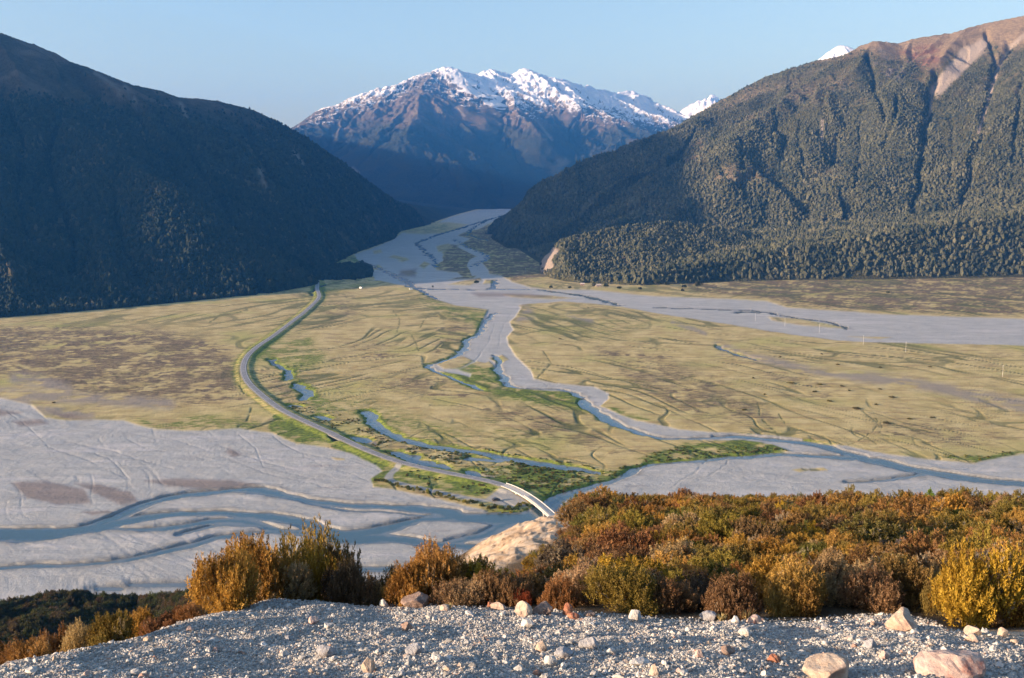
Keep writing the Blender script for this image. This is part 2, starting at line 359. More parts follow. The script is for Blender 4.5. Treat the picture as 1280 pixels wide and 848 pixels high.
def mr(A, X, Y, Z, N, PX, PY, gl, d):
    nz = fbm(X/160, Y/160, 5, 3); wp = (nz*14, fbm(X/120, Y/120, 4, 33)*10)
    top = [(1035, 73), (1079, 62), (1096, 72), (1120, 75), (1150, 82), (1166, 92), (1200, 60), (1238, 55), (1246, 70), (1262, 60), (1290, 55), (1400, 60), (1400, -60), (1000, -60), (1000, 72)]
    A['alpine'] = poly_mask(PX, PY, top, 9, wp)
    A['alpine'] = np.maximum(A['alpine'], 0.55*sst(0.0, 0.5, fbm(X/110, Y/60, 4, 21))*sst(330, 480, Z))
    A['alpine'] = np.maximum(A['alpine'], 0.5*poly_mask(PX, PY, [(930, 110), (1060, 80), (1070, 110), (1010, 130), (940, 150), (880, 160)], 20, wp)*sst(-0.3, 0.3, nz))
    A['alpine'] = np.maximum(A['alpine'], 0.6*poly_mask(PX, PY, [(845, 195), (880, 178), (890, 205), (960, 205), (970, 225), (1050, 210), (1060, 222), (980, 240), (900, 225)], 8, wp)*sst(-0.2, 0.2, nz))
    A['scree'] = poly_mask(PX, PY, [(1198, 62), (1222, 48), (1232, 46), (1228, 62), (1205, 88), (1186, 110), (1173, 121), (1164, 118), (1169, 105), (1182, 85)], 3, (wp[0]*0.9, wp[1]*0.6))
    for l, w in (([(1166, 108), (1163, 135), (1158, 152)], 3), ([(1276, 46), (1256, 68), (1246, 90), (1238, 118), (1228, 150), (1223, 168)], 3.5), ([(1285, 40), (1262, 60)], 6), ([(1028, 150), (1026, 175)], 2.5), ([(1043, 170), (1042, 198)], 1.5)):
        A['scree'] = np.maximum(A['scree'], (0.9 if w < 6 else 0.7)*line_mask(PX, PY, l, w, 2, (wp[0]*0.2, wp[1]*0.1)))
    A['red'] = poly_mask(PX, PY, [(1125, 66), (1150, 58), (1178, 56), (1170, 78), (1152, 84), (1135, 76)], 5, wp)*sst(-0.3, 0.3, fbm(X/40, Y/40, 4, 71)+0.15)
    A['rock'] = np.maximum(A['rock'], poly_mask(PX, PY, [(1085, 62), (1112, 62), (1128, 85), (1132, 105), (1108, 98), (1092, 80)], 6, wp)*sst(-0.15, 0.25, fbm(X/30, Y/30, 4, 5)))
    A['snow'] = line_mask(PX, PY, [(1109, 52), (1124, 50)], 2.2, 1, (wp[0]*0.4, 0))
def mc(A, X, Y, Z, N, PX, PY, gl, d):
    nz = fbm(X/300, Y/300, 5, 13); nf = fbm(X/90, Y/90, 4, 23)
    A['alpine'] += sst(560, 760, Z+nz*260)
    A['rock'] += sst(900, 1080, Z+nz*200)*0.6+sst(0.3, 0.5, nf)*sst(420, 600, Z)*0.5
    steep = 1-N[..., 2]
    lvl = np.interp(PX, [378, 430, 490, 525, 560, 590, 640, 720, 800, 860], [800, 850, 980, 1140, 1080, 960, 900, 860, 780, 720])
    nk = ridged(X/130, Y/130, 4, 93); A['snow'] += sst(-20, 30, Z-lvl+nz*120+nf*100-(steep-0.2)*560+nk*70+np.where(N[..., 0] > 0, 40, -40))
    for l in ([(441, 210), (448, 216)], [(688, 225), (700, 238)], [(670, 150), (690, 175)], [(560, 125), (580, 145)]):
        A['scree'] = np.maximum(A['scree'], 0.5*line_mask(PX, PY, l, 3, 3))
def mf(A, X, Y, Z, N, PX, PY, gl, d):
    A['rock'] += 1; A['snow'] += sst(-0.25, 0.0, fbm(X/260, Y/260, 4, 3)+0.45-(1-N[..., 2])*0.35)
RCARVE = [([(1172, 92), (1163, 120), (1158, 160), (1150, 190), (1150, 230), (1140, 265)], 15, 34), ([(1262, 55), (1246, 80), (1238, 118), (1226, 160), (1215, 200), (1205, 250)], 14, 30), ([(1086, 70), (1092, 95), (1100, 122), (1104, 150)], 9, 22), ([(1232, 40), (1238, 60), (1242, 75)], 9, 20), ([(1003, 150), (1000, 180), (1004, 215)], 8, 16), ([(1045, 160), (1042, 205)], 8, 16), ([(930, 165), (925, 190), (930, 220)], 9, 16),
          ([(1190, 150), (1192, 190), (1188, 220)], 8, 16), ([(970, 130), (965, 160), (975, 200)], 8, 14), ([(1075, 150), (1078, 190), (1070, 230)], 8, 14), ([(890, 190), (905, 215), (930, 240)], 8, 14), ([(1120, 120), (1118, 150), (1108, 185)], 8, 18), ([(1278, 100), (1272, 150), (1265, 200)], 9, 20)]
LCARVE = [([(70, 150), (60, 200), (75, 250), (92, 290), (90, 340)], 12, 42), ([(10, 130), (30, 180), (20, 240), (35, 300)], 12, 40), ([(140, 250), (150, 300), (180, 350)], 10, 30), ([(236, 190), (260, 230), (300, 290)], 10, 38), ([(300, 150), (330, 210), (370, 260)], 10, 38), ([(200, 140), (230, 190), (280, 250)], 10, 38), ([(160, 120), (190, 170), (225, 220)], 9, 30), ([(370, 180), (400, 230), (430, 270)], 8, 30)]
tick('start mountains')
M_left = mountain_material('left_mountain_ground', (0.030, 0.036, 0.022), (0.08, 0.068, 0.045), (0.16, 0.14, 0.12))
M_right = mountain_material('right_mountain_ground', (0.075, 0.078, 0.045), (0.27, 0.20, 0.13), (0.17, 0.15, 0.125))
M_far = mountain_material('snow_mountain_ground', (0.035, 0.042, 0.028), (0.13, 0.108, 0.078), (0.105, 0.10, 0.095))
gl_ = mountain_grid((-0.95, 0.02), (900, 7400), int(760*QG), int(620*QG))
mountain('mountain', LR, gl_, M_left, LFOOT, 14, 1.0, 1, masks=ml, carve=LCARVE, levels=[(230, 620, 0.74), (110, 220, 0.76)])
gr_ = mountain_grid((-0.05, 1.05), (1650, 5200), int(900*QG), int(560*QG))
mountain('mountain', RR, gr_, M_right, RFOOT, 14, 1.0, 2, masks=mr, feet2=RFOOT2, carve=RCARVE, levels=[(240, 650, 0.74), (110, 220, 0.76)])
gc_ = mountain_grid((-0.42, 0.32), (6300, 12500), int(800*QG), int(520*QG))
mountain('mountain', CR, gc_, M_far, None, 56, 0.42, 3, masks=mc, rough=1.3, jag=26, levels=[(420, 1500, 0.68), (200, 520, 0.70), (90, 200, 0.72)])
gf_ = mountain_grid((0.1, 0.32), (12800, 16000), int(200*QG), int(200*QG))
mountain('mountain', FR, gf_, M_far, None, 60, 0.4, 4, masks=mf, rough=2, jag=40, levels=[(300, 700, 0.75), (120, 300, 0.75)])
gf_ = mountain_grid((0.23, 0.42), (7700, 9300), int(200*QG), int(150*QG))
mountain('mountain', FR2, gf_, M_far, None, 40, 0.5, 5, masks=mf, rough=2, jag=9, levels=[(200, 400, 0.75), (90, 200, 0.75)])
gx_ = np.meshgrid(np.linspace(-5200, -1200, 110), np.linspace(3300, 10500, 160))
mountain('mountain', XR_SHADE, gx_, M_left, None, 40, 0.6, 6)  # hidden blocker range, added for the shadow it throws
gx_ = np.meshgrid(np.linspace(-4600, -1150, 110), np.linspace(300, 5200, 150))
mountain('mountain', XL_SHADE, gx_, M_left, None, 25, 0.8, 8)  # out-of-frame blocker, added for its shadow up the valley
tick('mountains')
# low forested terrace hill in front of the right mountain
TR = [([(676, 330, 1850), (686, 314, 1880), (700, 304, 1900), (730, 293, 1960), (770, 284, 2020), (830, 277, 2080), (900, 284, 2120), (980, 297, 2160), (1100, 306, 2160), (1300, 304, 2160), (1600, 304, 2160), (2000, 310, 2100)], 0.33),
      ([(830, 277, 2080), (800, 300, 1930), (780, 330, 1830)], 0.33), ([(980, 297, 2160), (1000, 312, 2000), (1040, 330, 1870)], 0.38), ([(1180, 305, 2160), (1200, 322, 1950)], 0.4)]
TFOOT = [tuple(G(*p)) for p in [(682, 318), (674, 330), (675, 341), (688, 348), (705, 352), (740, 356), (800, 358), (850, 357), (905, 354), (990, 352), (1100, 351), (1280, 348), (1500, 346)]]+[(4200, 1450)]
def mt(A, X, Y, Z, N, PX, PY, gl, d):
    nz = fbm(X/70, Y/70, 4, 3); wp = (nz*7, nz*5)
    A['scree'] = poly_mask(PX, PY, [(676, 322), (682, 313), (692, 308), (699, 314), (690, 325), (693, 336), (682, 342), (675, 338)], 2.0, (wp[0]*0.4, wp[1]*0.4))
    A['alpine'] = 0.6*sst(0.1, 0.45, fbm(X/60, Y/90, 4, 21))
    A['scree'] = np.maximum(A['scree'], line_mask(PX, PY, [(806, 301), (820, 302)], 2, 1)*0.8)
gt_ = mountain_grid((0.0, 1.05), (1600, 2700), int(820*QG), int(260*QG))
mountain('hill', TR, gt_, M_right, TFOOT, 7, 2.2, 7, masks=mt, rough=0.6)
tick('hill')
# ---------------------------------------------------------------- valley floor
PY0 = 231.0
rows = np.concatenate([np.linspace(840, 725, 24), np.linspace(722, 262, int(500*QG)), np.linspace(261, 240, 40), [238, 236, 234.5, 233.5]])
cols = np.concatenate([np.linspace(-1600, -80, 40), np.linspace(-60, 1340, int(1250*QG)), np.linspace(1360, 3000, 40)])
yy = G(np.full(rows.shape, 640.0), rows)[:, 1]
X, Y = np.meshgrid(cols-640, yy); X = X/F*Y
PX, PY = project(X, Y, 0)
mpp = Y/F; mpv = Y*Y/(H*F)                       # metres per frame pixel across / along
big = fbm(X/130, Y/130, 4, 41); mid = fbm(X/34, Y/34, 4, 42); fine = fbm(X/9, Y/9, 3, 43)
wv = ((big*9+mid*4)*np.clip(600/Y, 0.1, 1), (mid*3.0+fine*1.2)*np.clip(600/Y, 0.15, 1))
ws = (wv[0]*0.45, wv[1]*0.6)
G1 = [(-200, 495), (0, 498), (40, 507), (57, 523), (81, 527), (120, 525), (156, 527), (177, 534), (198, 538), (248, 539), (301, 537), (340, 542), (354, 549), (372, 556), (407, 559), (441, 569), (472, 583), (480, 590), (466, 600),
      (468, 609), (503, 615), (552, 626), (595, 636), (631, 644), (645, 640), (668, 638), (680, 634), (705, 623), (722, 615), (737, 609), (760, 602), (790, 588), (820, 580), (893, 573), (960, 569), (992, 564), (1003, 552), (1058, 557.5), (1112, 569),
      (1167, 575), (1218, 580), (1251, 573), (1290, 568), (1500, 560), (1500, 850), (-300, 850)]
G2a = [(610, 387), (604, 400), (597, 415), (585, 429), (577, 441), (556, 450), (532, 458), (545, 464), (576, 469), (588, 472), (592, 462), (611, 452), (622, 462), (629, 481), (657, 487), (713, 491), (728, 500), (733, 508), (755, 521), (777, 533), (811, 545),
       (840, 549), (893, 551), (930, 551), (966, 556), (992, 566), (1012, 562), (1003, 549), (966, 545), (893, 541), (849, 538), (820, 531), (796, 527), (770, 517), (750, 508), (760, 499), (760, 492), (742, 484), (694, 480), (668, 474), (664, 464), (645, 446), (636, 432), (634, 422), (642, 413), (637, 403),
       (645, 396), (651, 384), (640, 378)]
G3 = [(517, 359), (530, 354), (560, 350), (590, 349), (600, 341), (626, 345), (641, 353), (665, 360), (687, 362.5), (740, 363), (820, 371), (880, 373), (930, 375), (959, 377), (985, 385), (1058, 390), (1120, 394), (1186, 396), (1290, 399.5), (1600, 404), (2200, 408), (2200, 450), (1600, 436),
      (1290, 432.5), (1120, 429), (1047, 426), (985, 418), (893, 403), (840, 395), (777, 384), (740, 380), (702, 377), (653, 381), (640, 386), (615, 388), (570, 382), (543, 374), (530, 366)]
G4 = [(579, 267), (560, 273), (547, 279), (520, 287), (502, 292), (491, 300), (470, 309), (444, 318), (447, 325), (460, 332), (463, 342), (470, 350), (490, 354), (517, 360), (545, 354), (563, 349), (578, 346), (571, 341), (560, 340), (545, 338), (541, 333), (552, 327), (553, 316), (562, 309), (580, 303), (588, 299), (572, 295),
      (580, 291), (600, 286), (612, 279), (640, 268), (668, 259), (664, 255), (600, 262)]
G5 = [(584, 333), (587, 325), (600, 319), (612, 322), (602, 328), (610, 338), (612, 344), (590, 345)]
G6 = [(560, 300), (585, 310), (612, 320), (610, 325), (596, 321), (570, 308)]
gravel = np.zeros(X.shape, np.float32)
for P_, s_, w_ in ((G1, 1.6, ws), (G2a, 1.3, (ws[0]*0.8, ws[1]*0.7)), (G3, 1.2, ws), (G4, 0.9, (wv[0]*1.5, wv[1]*0.9)), (G5, 0.8, ws), (G6, 0.8, ws)):
    gravel = np.maximum(gravel, poly_mask(PX, PY, P_, s_, w_))
# grass islands on the gravel
isl = [[(611, 448), (628, 444), (636, 450), (622, 456)], [(545, 455), (560, 447), (580, 446), (592, 452), (575, 462), (556, 462)], [(1012, 586), (1030, 585), (1036, 589), (1014, 590)], [(990, 588), (1004, 586), (1018, 588), (1000, 591)],
       [(414, 572), (430, 574), (432, 576), (420, 576)], [(573, 463), (596, 452), (610, 455), (612, 468), (596, 470), (582, 466)],
       [(486, 322), (492, 319), (510, 323), (505, 326)], [(524, 333), (530, 327), (538, 330), (530, 336)], [(497, 326), (508, 323), (512, 325), (503, 328)], [(500, 340), (515, 338), (522, 342), (510, 345)],
       [(466, 314), (476, 312), (478, 316), (468, 318)], [(545, 308), (560, 305), (575, 307), (560, 314), (548, 315)], [(456, 335), (474, 331), (478, 335), (464, 339)], [(500, 288), (530, 279), (560, 278), (585, 281), (560, 291), (530, 293), (508, 292)],
       [(575, 352), (600, 347.5), (602, 351), (588, 357), (560, 356)], [(606, 350), (620, 350), (618, 355), (604, 355)], [(630, 368), (690, 370), (720, 373), (690, 374.5), (640, 372)], [(960, 396), (1000, 399), (1050, 408), (1056, 411), (1000, 407), (965, 401)], [(1060, 421), (1115, 422), (1100, 424.5)]]
im = np.zeros(X.shape, np.float32)
for p in isl: im = np.maximum(im, poly_mask(PX, PY, p, 1.3, (ws[0]*0.6, ws[1]*0.4)))
gravel *= 1-im*0.92
# faint old gravel washes in the grassland
wash = np.zeros(X.shape, np.float32)
for p, w in (([(895, 430), (930, 445), (975, 455), (1020, 465), (1090, 475), (1150, 482), (1220, 500), (1290, 515)], 9), ([(1070, 472), (1130, 478), (1200, 492), (1290, 508)], 14), ([(840, 405), (866, 412), (880, 418)], 5), ([(0, 492), (60, 497), (110, 500), (150, 502), (210, 507)], 14),
             ([(20, 474), (60, 480), (85, 490)], 16), ([(-60, 505), (30, 505), (50, 520)], 22), ([(60, 515), (110, 520)], 10), ([(710, 394), (740, 402)], 5), ([(440, 548), (470, 556)], 5), ([(590, 592), (620, 597)], 5), ([(650, 378), (662, 395), (650, 400)], 10)):
    wash = np.maximum(wash, line_mask(PX, PY, p, w, w*0.8, wv)*sst(-0.45, 0.1, mid+fine*0.4))
wash *= (1-gravel)
# water threads: (points, width in metres)
WATER = [([(-60, 669), (0, 668.5), (50, 668), (85, 665), (119, 656), (145, 646), (170, 635), (221, 620), (272, 614), (323, 611.5), (357, 619), (391, 626), (430, 629), (470, 631), (503, 633), (552, 638.5), (570, 645), (600, 646.5), (625, 647), (662, 645), (690, 630), (712, 620), (733, 610.5), (770, 599), (800, 586), (822, 580), (870, 576), (911, 572.5), (950, 569), (985, 568), (1039, 571), (1094, 574), (1131, 582), (1171, 590)],
          [20, 19, 17, 13, 9, 8, 7, 7, 8, 9, 6, 6, 7, 8, 9, 12, 12, 15, 17, 14, 9, 6, 4, 3, 3, 3, 3, 4, 5, 7, 7, 7, 8, 9]),
         ([(40, 668), (119, 660), (163, 650), (221, 642.5), (289, 641), (340, 646), (375, 653), (395, 662), (411, 669), (441, 672), (487, 673), (549, 679), (595, 682.5), (640, 690)], [12, 13, 11, 9, 8, 9, 10, 12, 17, 15, 11, 8, 6, 5]),
         ([(411, 669), (440, 667), (472, 662), (503, 655), (527, 649), (570, 646)], [12, 13, 13, 10, 7, 6]), ([(487, 663), (520, 651)], [2, 2]),
         ([(549, 679), (595, 669.5), (625, 658), (647, 650), (662, 646)], [5, 6, 7, 6, 6]),
         ([(140, 661), (180, 661.5), (220, 659), (251, 653), (290, 650), (306, 651), (325, 655), (345, 663), (400, 667)], [2, 4, 7, 7, 8, 8, 6, 5, 3]), ([(225, 668), (260, 659), (290, 656), (325, 658)], [3, 3, 3, 2]),
         ([(-40, 710), (0, 709), (50, 706), (102, 705.5), (140, 702), (170, 697), (215, 686), (238, 681), (265, 673), (289, 670), (340, 665), (390, 668)], [5, 5, 4, 4, 3, 5, 6, 6, 6, 6, 5, 5]),
         ([(112, 736), (150, 732), (204, 730), (240, 732), (300, 738)], [1.5, 2.5, 2.5, 2, 1]), ([(400, 716), (430, 713), (480, 711), (520, 708), (560, 700)], [1, 4, 5, 3, 1]),
         ([(380, 628), (441, 637), (503, 641), (545, 645)], [1.5, 1.5, 1.5, 1.5]),
         ([(893, 546), (930, 546.5), (966, 549), (1021, 556), (1050, 565), (1076, 572), (1112, 579.5), (1140, 586), (1167, 590.5), (1222, 599), (1280, 604), (1400, 610)], [4, 6, 7, 8, 8, 10, 10, 11, 12, 13, 13, 13]),
         ([(1060, 602), (1100, 600), (1145, 595), (1160, 590)], [2, 3, 4, 4]),
         ([(730, 499), (734, 506), (745, 515), (757, 522), (768, 528), (782, 535), (811, 544), (840, 548), (893, 547)], [4, 7, 7, 8, 8, 5, 4, 4, 4]), ([(628, 470), (634, 480), (650, 486), (700, 487), (728, 496)], [5, 4, 2.5, 2.5, 4]),
         ([(620, 391), (606, 402), (600, 416), (587, 424), (584, 432), (577, 441), (556, 450), (535, 459), (560, 470), (590, 482), (600, 488)], [3, 3, 2.5, 3.5, 3.5, 3, 3, 3, 1.5, 1.5, 1]), ([(617, 444), (625, 455), (622, 462), (630, 474)], [2, 2.5, 3.5, 3.5]),
         ([(512, 358), (519, 360), (545, 361.5), (589, 362), (640, 361.5), (664, 361.5), (680, 363), (698, 366), (725, 369), (751, 375), (777, 382)], [5, 6, 6, 6, 5, 6, 8, 8, 8, 8, 6]), ([(517, 359), (530, 366), (545, 374)], [4, 5, 4]),
         ([(820, 385), (860, 385.5), (893, 387), (940, 388), (985, 396), (1040, 404), (1060, 411)], [4, 5, 5, 4, 4, 5, 2]), ([(920, 391), (932, 390), (950, 391)], [8, 10, 6]), ([(619, 350), (618, 355), (617, 361)], [3, 7, 7]),
         ([(457, 515), (469, 528), (484, 540), (512, 551), (552, 560), (595, 566), (641, 574), (687, 581), (742, 590)], [4, 4.5, 5, 5, 5.5, 6, 6.5, 6.5, 4]),
         ([(586, 574), (606, 575.5), (622, 576)], [3, 4, 3]), ([(443, 546), (452, 548), (458, 552)], [5, 8, 5]), ([(494, 567), (506, 572)], [5, 4]), ([(516, 571), (514, 580)], [5, 5]), ([(527, 577), (537, 582)], [6, 6]), ([(548, 581), (558, 585)], [5, 4]), ([(590, 590), (596, 596)], [4, 4]),
         ([(340, 449), (346, 459), (361, 464), (358, 475)], [1.5, 1.5, 2, 3]), ([(372, 480), (382, 488), (383, 499)], [1.5, 5, 3]), ([(367, 506), (376, 508)], [4, 4]), ([(400, 520), (406, 524)], [4, 4]), ([(414, 547), (418, 552)], [1, 1]),
         ([(446, 326), (470, 334), (505, 350), (517, 359)], [5, 6, 7, 8]), ([(520, 305), (540, 322), (545, 334)], [5, 5, 5]), ([(660, 262), (620, 272), (570, 287), (540, 296), (520, 305)], [14, 12, 12, 10, 8]), ([(610, 275), (585, 290), (600, 298), (612, 301)], [6, 6, 6, 6]),
         ([(384, 371), (398, 359), (420, 353), (450, 350), (470, 351)], [3, 4, 5, 5, 4]), ([(895, 432), (915, 442), (945, 450)], [1, 2.5, 1]), ([(570, 300), (585, 309), (610, 321), (590, 333)], [5, 5, 5, 5])]
wat = np.full(X.shape, -50.0, np.float32)          # metres inside the water edge
# warped world coordinates give the channels their wandering edges
wxw = X+(fbm(X/16, Y/16, 3, 77)*5+mid*5)*np.clip(Y/900, 0.5, 3); wyw = Y+(fbm(X/16, Y/16, 3, 78)*5+fbm(X/50, Y/50, 2, 79)*6)*np.clip(Y/900, 0.5, 3)
for pts, ws_ in WATER:
    Pw = [G(*p) for p in pts]
    # smooth the traced line with a Catmull-Rom pass
    Q = []; Wd = []
    for i in range(len(Pw)-1):
        p0 = Pw[max(i-1, 0)]; p1 = Pw[i]; p2 = Pw[i+1]; p3 = Pw[min(i+2, len(Pw)-1)]
        for t in (0, 1/3, 2/3):
            Q.append(0.5*((2*p1)+(-p0+p2)*t+(2*p0-5*p1+4*p2-p3)*t*t+(-p0+3*p1-3*p2+p3)*t**3)); Wd.append(ws_[i]*(1-t)+ws_[i+1]*t)
    Q.append(Pw[-1]); Wd.append(ws_[-1])
    for (a, b, wa, wb) in zip(Q[:-1], Q[1:], Wd[:-1], Wd[1:]):
        mg = 60+max(wa, wb)
        r0 = np.searchsorted(yy, min(a[1], b[1])-mg); r1 = np.searchsorted(yy, max(a[1], b[1])+mg)
        if r1 <= r0: continue
        ya = (a[1]+b[1])/2
        c0 = np.searchsorted(cols, (min(a[0], b[0])-mg)/max(min(a[1], b[1])-mg, 50)*F+640-30); c1 = np.searchsorted(cols, (max(a[0], b[0])+mg)/max(min(a[1], b[1])-mg, 50)*F+640+30)
        if (min(a[0], b[0])-mg) < 0: c0 = np.searchsorted(cols, (min(a[0], b[0])-mg)/max(min(a[1], b[1])-mg, 50)*F+640-60)
        sx = wxw[r0:r1, c0:c1]; sy = wyw[r0:r1, c0:c1]
        if sx.size == 0: continue
        e = b-a; L2 = e @ e+1e-9; t = np.clip(((sx-a[0])*e[0]+(sy-a[1])*e[1])/L2, 0, 1)
        d = (wa+(wb-wa)*t)/2*1.05-np.hypot(sx-a[0]-t*e[0], sy-a[1]-t*e[1])
        wat[r0:r1, c0:c1] = np.maximum(wat[r0:r1, c0:c1], d)
tick('water lines')
ROAD = [(398, 346), (396.5, 361), (399, 372), (391, 382), (379, 393), (366, 403), (340, 423), (325, 433), (312, 444), (305.5, 455), (304.5, 467), (311, 481), (329, 498), (354, 516), (389, 533), (411, 543), (441, 558), (470, 570.5), (500, 581), (533, 589), (579, 598.5), (606, 603.5), (631, 610), (650, 618.5), (665, 628), (680, 640), (694, 653)]
Rw = []
for i in range(len(ROAD)-1):
    p0, p1, p2, p3 = [G(*ROAD[min(max(j, 0), len(ROAD)-1)]) for j in (i-1, i, i+1, i+2)]
    n_ = max(2, int(np.hypot(*(p2-p1))/4))
    for t in np.arange(n_)/n_: Rw.append(0.5*((2*p1)+(-p0+p2)*t+(2*p0-5*p1+4*p2-p3)*t*t+(-p0+3*p1-3*p2+p3)*t**3))
Rw.append(G(*ROAD[-1])); Rw = np.array(Rw)
Rs = np.concatenate([[0], np.cumsum(np.hypot(*np.diff(Rw, axis=0).T))])
def smooth1(a, k): 
    ker = np.ones(k)/k; p = np.pad(a, ((k//2, k//2), (0, 0)), mode='edge'); return np.stack([np.convolve(p[:, i], ker, 'valid') for i in range(2)], 1)
Rw = smooth1(Rw, 7)
def dist_line(Q, mg):
    out = np.full(X.shape, 1e3, np.float32)
    st = 4
    for a, b in zip(Q[:-1:st], [Q[min(i+st, len(Q)-1)] for i in range(0, len(Q)-1, st)]):
        r0 = np.searchsorted(yy, min(a[1], b[1])-mg); r1 = np.searchsorted(yy, max(a[1], b[1])+mg)
        ylo = max(min(a[1], b[1])-mg, 60); yhi = max(a[1], b[1])+mg
        xl = min(a[0], b[0])-mg; xh = max(a[0], b[0])+mg
        c0 = np.searchsorted(cols, 640+F*min(xl/ylo, xl/yhi)); c1 = np.searchsorted(cols, 640+F*max(xh/ylo, xh/yhi))
        sx = X[r0:r1, c0:c1]; sy = Y[r0:r1, c0:c1]
        if sx.size == 0: continue
        e = b-a; t = np.clip(((sx-a[0])*e[0]+(sy-a[1])*e[1])/(e @ e+1e-9), 0, 1)
        out[r0:r1, c0:c1] = np.minimum(out[r0:r1, c0:c1], np.hypot(sx-a[0]-t*e[0], sy-a[1]-t*e[1]))
    return out
BR = int(np.argmin(np.hypot(*(Rw-G(634, 611)).T)))             # the bridge starts here
rd = dist_line(Rw[:BR+2], 30)
emb = 1-sst(4.2, 9.0, rd+fine*1.5)                             # road embankment
TRACK = [(501, 582), (492, 590), (484, 597), (488, 602), (503, 606), (530, 612), (560, 619), (590, 625), (605, 627), (622, 626), (640, 624), (652, 622)]
Tw = np.array([G(*p) for p in TRACK]); 
Tw = np.concatenate([np.linspace(a, b, 5, endpoint=False) for a, b in zip(Tw[:-1], Tw[1:])]+[Tw[-1:]]); Tw = smooth1(Tw, 5)
td = dist_line(Tw, 20); trackm = 1-sst(1.6, 3.0, td+fine*0.6)
trackm = np.maximum(trackm, poly_mask(PX, PY, [(608, 625), (625, 613), (642, 617), (658, 627), (660, 634), (640, 635), (618, 631)], 1.5, ws))
# colour fields --------------------------------------------------------------
green = np.zeros(X.shape, np.float32)
for p, s_, k_ in (([(448, 610), (480, 585), (560, 600), (600, 606), (620, 612), (600, 624), (560, 616), (500, 606), (480, 612)], 6, 1.0), ([(335, 540), (345, 520), (400, 542), (450, 565), (490, 582), (478, 592), (440, 567), (405, 558), (370, 555)], 4, 1.0),
              ([(585, 585), (640, 580), (700, 582), (750, 590), (800, 575), (860, 555), (940, 548), (990, 562), (960, 570), (880, 575), (790, 588), (740, 605), (690, 626), (660, 618), (620, 600)], 7, 1.0), ([(555, 470), (590, 452), (640, 478), (720, 492), (750, 512), (720, 514), (640, 502), (590, 488)], 8, 1.0),
              ([(310, 440), (335, 430), (390, 420), (410, 450), (375, 470), (400, 490), (440, 515), (400, 520), (370, 490), (340, 460)], 12, 0.75), ([(520, 372), (545, 374), (580, 388), (610, 390), (600, 408), (560, 400), (535, 385)], 8, 0.8), ([(400, 490), (470, 500), (560, 530), (640, 560), (600, 565), (500, 545), (420, 515)], 16, 0.55),
              ([(640, 385), (760, 390), (830, 405), (760, 430), (680, 420), (645, 400)], 12, 0.45), ([(1170, 572), (1250, 568), (1290, 565), (1250, 574), (1218, 580)], 3, 1.0), ([(160, 528), (200, 520), (330, 520), (330, 540), (250, 541), (195, 538)], 6, 0.6), ([(735, 498), (760, 505), (790, 520), (830, 530), (780, 524)], 5, 0.8),
              ([(395, 318), (415, 325), (450, 318), (465, 332), (440, 338), (405, 333)], 4, 0.8), ([(480, 355), (400, 358), (395, 370), (450, 362)], 4, 0.6), ([(500, 290), (560, 276), (560, 292)], 6, 0.6), ([(600, 520), (700, 545), (760, 580), (650, 570), (560, 550)], 14, 0.4)):
    green = np.maximum(green, k_*poly_mask(PX, PY, p, s_, wv))
nearwat = sst(-9, -1, wat)*(1-gravel)
green = np.clip(green*sst(-0.55, 0.25, mid+0.5*fine)+nearwat*0.75+0.6*(1-sst(8, 16, rd))*(1-sst(430, 520, PY)*0.2), 0, 1)
# meandering dry channels, running down the fans
fl = np.where(PX+wv[0]*6 < 545, 1.0, -0.98)/0.7
uu = X*np.cos(fl*0.7)+Y*np.sin(fl*0.7); vv = -X*np.sin(fl*0.7)+Y*np.cos(fl*0.7)
vv = vv+70*fbm(X/420, Y/420, 2, 171)+14*fbm(X/120, Y/120, 2, 172)
def dry(lx, ly, seed, wid):
    n = fbm(uu/lx, vv/ly, 2, seed); a = np.abs(n); wd_ = wid*np.clip((Y/480)**2, 1.2, 9.0)
    return (1-sst(wd_*0.4, wd_, a))*sst(-0.2, 0.2, fbm(X/130, Y/130, 2, seed+3))
dc = np.maximum(0.9*dry(300, 34, 101, 0.018), 0.8*dry(420, 60, 111, 0.012)); dc = np.maximum(dc, 0.7*dry(140, 20, 121, 0.024)*sst(900, 650, Y)); dc = np.maximum(dc, 0.7*dry(110, 90, 131, 0.012))
dc *= (1-gravel)*(1-emb)*np.clip(1300/Y, 0.2, 1)*sst(250, 330, Y)
dc *= 1-0.7*poly_mask(PX, PY, [(-100, 405), (290, 405), (290, 530), (-100, 530)], 20)
TRC = [([(1078, 515), (1095, 528), (1100, 535)], 2), ([(1095, 524), (1103, 534), (1099, 542), (1112, 546)], 3), ([(1050, 535), (1080, 545), (1097, 556)], 2), ([(1060, 557), (1080, 549), (1096, 534)], 2.5), ([(955, 526), (970, 540), (976, 547)], 4), ([(973, 518), (983, 530)], 3), ([(947, 505), (951, 520)], 3), ([(660, 484), (675, 470), (688, 455), (680, 440)], 3),
       ([(540, 392), (530, 400), (526, 410)], 3), ([(492, 390), (500, 400), (497, 415)], 3), ([(515, 420), (524, 440)], 3), ([(320, 433), (305, 450), (300, 470), (304, 490)], 3), ([(440, 508), (460, 520), (470, 540), (500, 548)], 3), ([(262, 404), (275, 395), (300, 391), (310, 388)], 3.5), ([(315, 510), (310, 528), (300, 535)], 5), ([(600, 470), (640, 490), (700, 515)], 2.5), ([(790, 585), (860, 580), (960, 570)], 2)]
dcr = dc*1.0
for p, w in TRC: dc = np.maximum(dc, 0.85*line_mask(PX, PY, p, w*0.55, 1.3, (ws[0]*1.3+fine*1.5, ws[1]*1.0+fine*0.6))*sst(-0.5, 0.0, fine+mid*0.5))
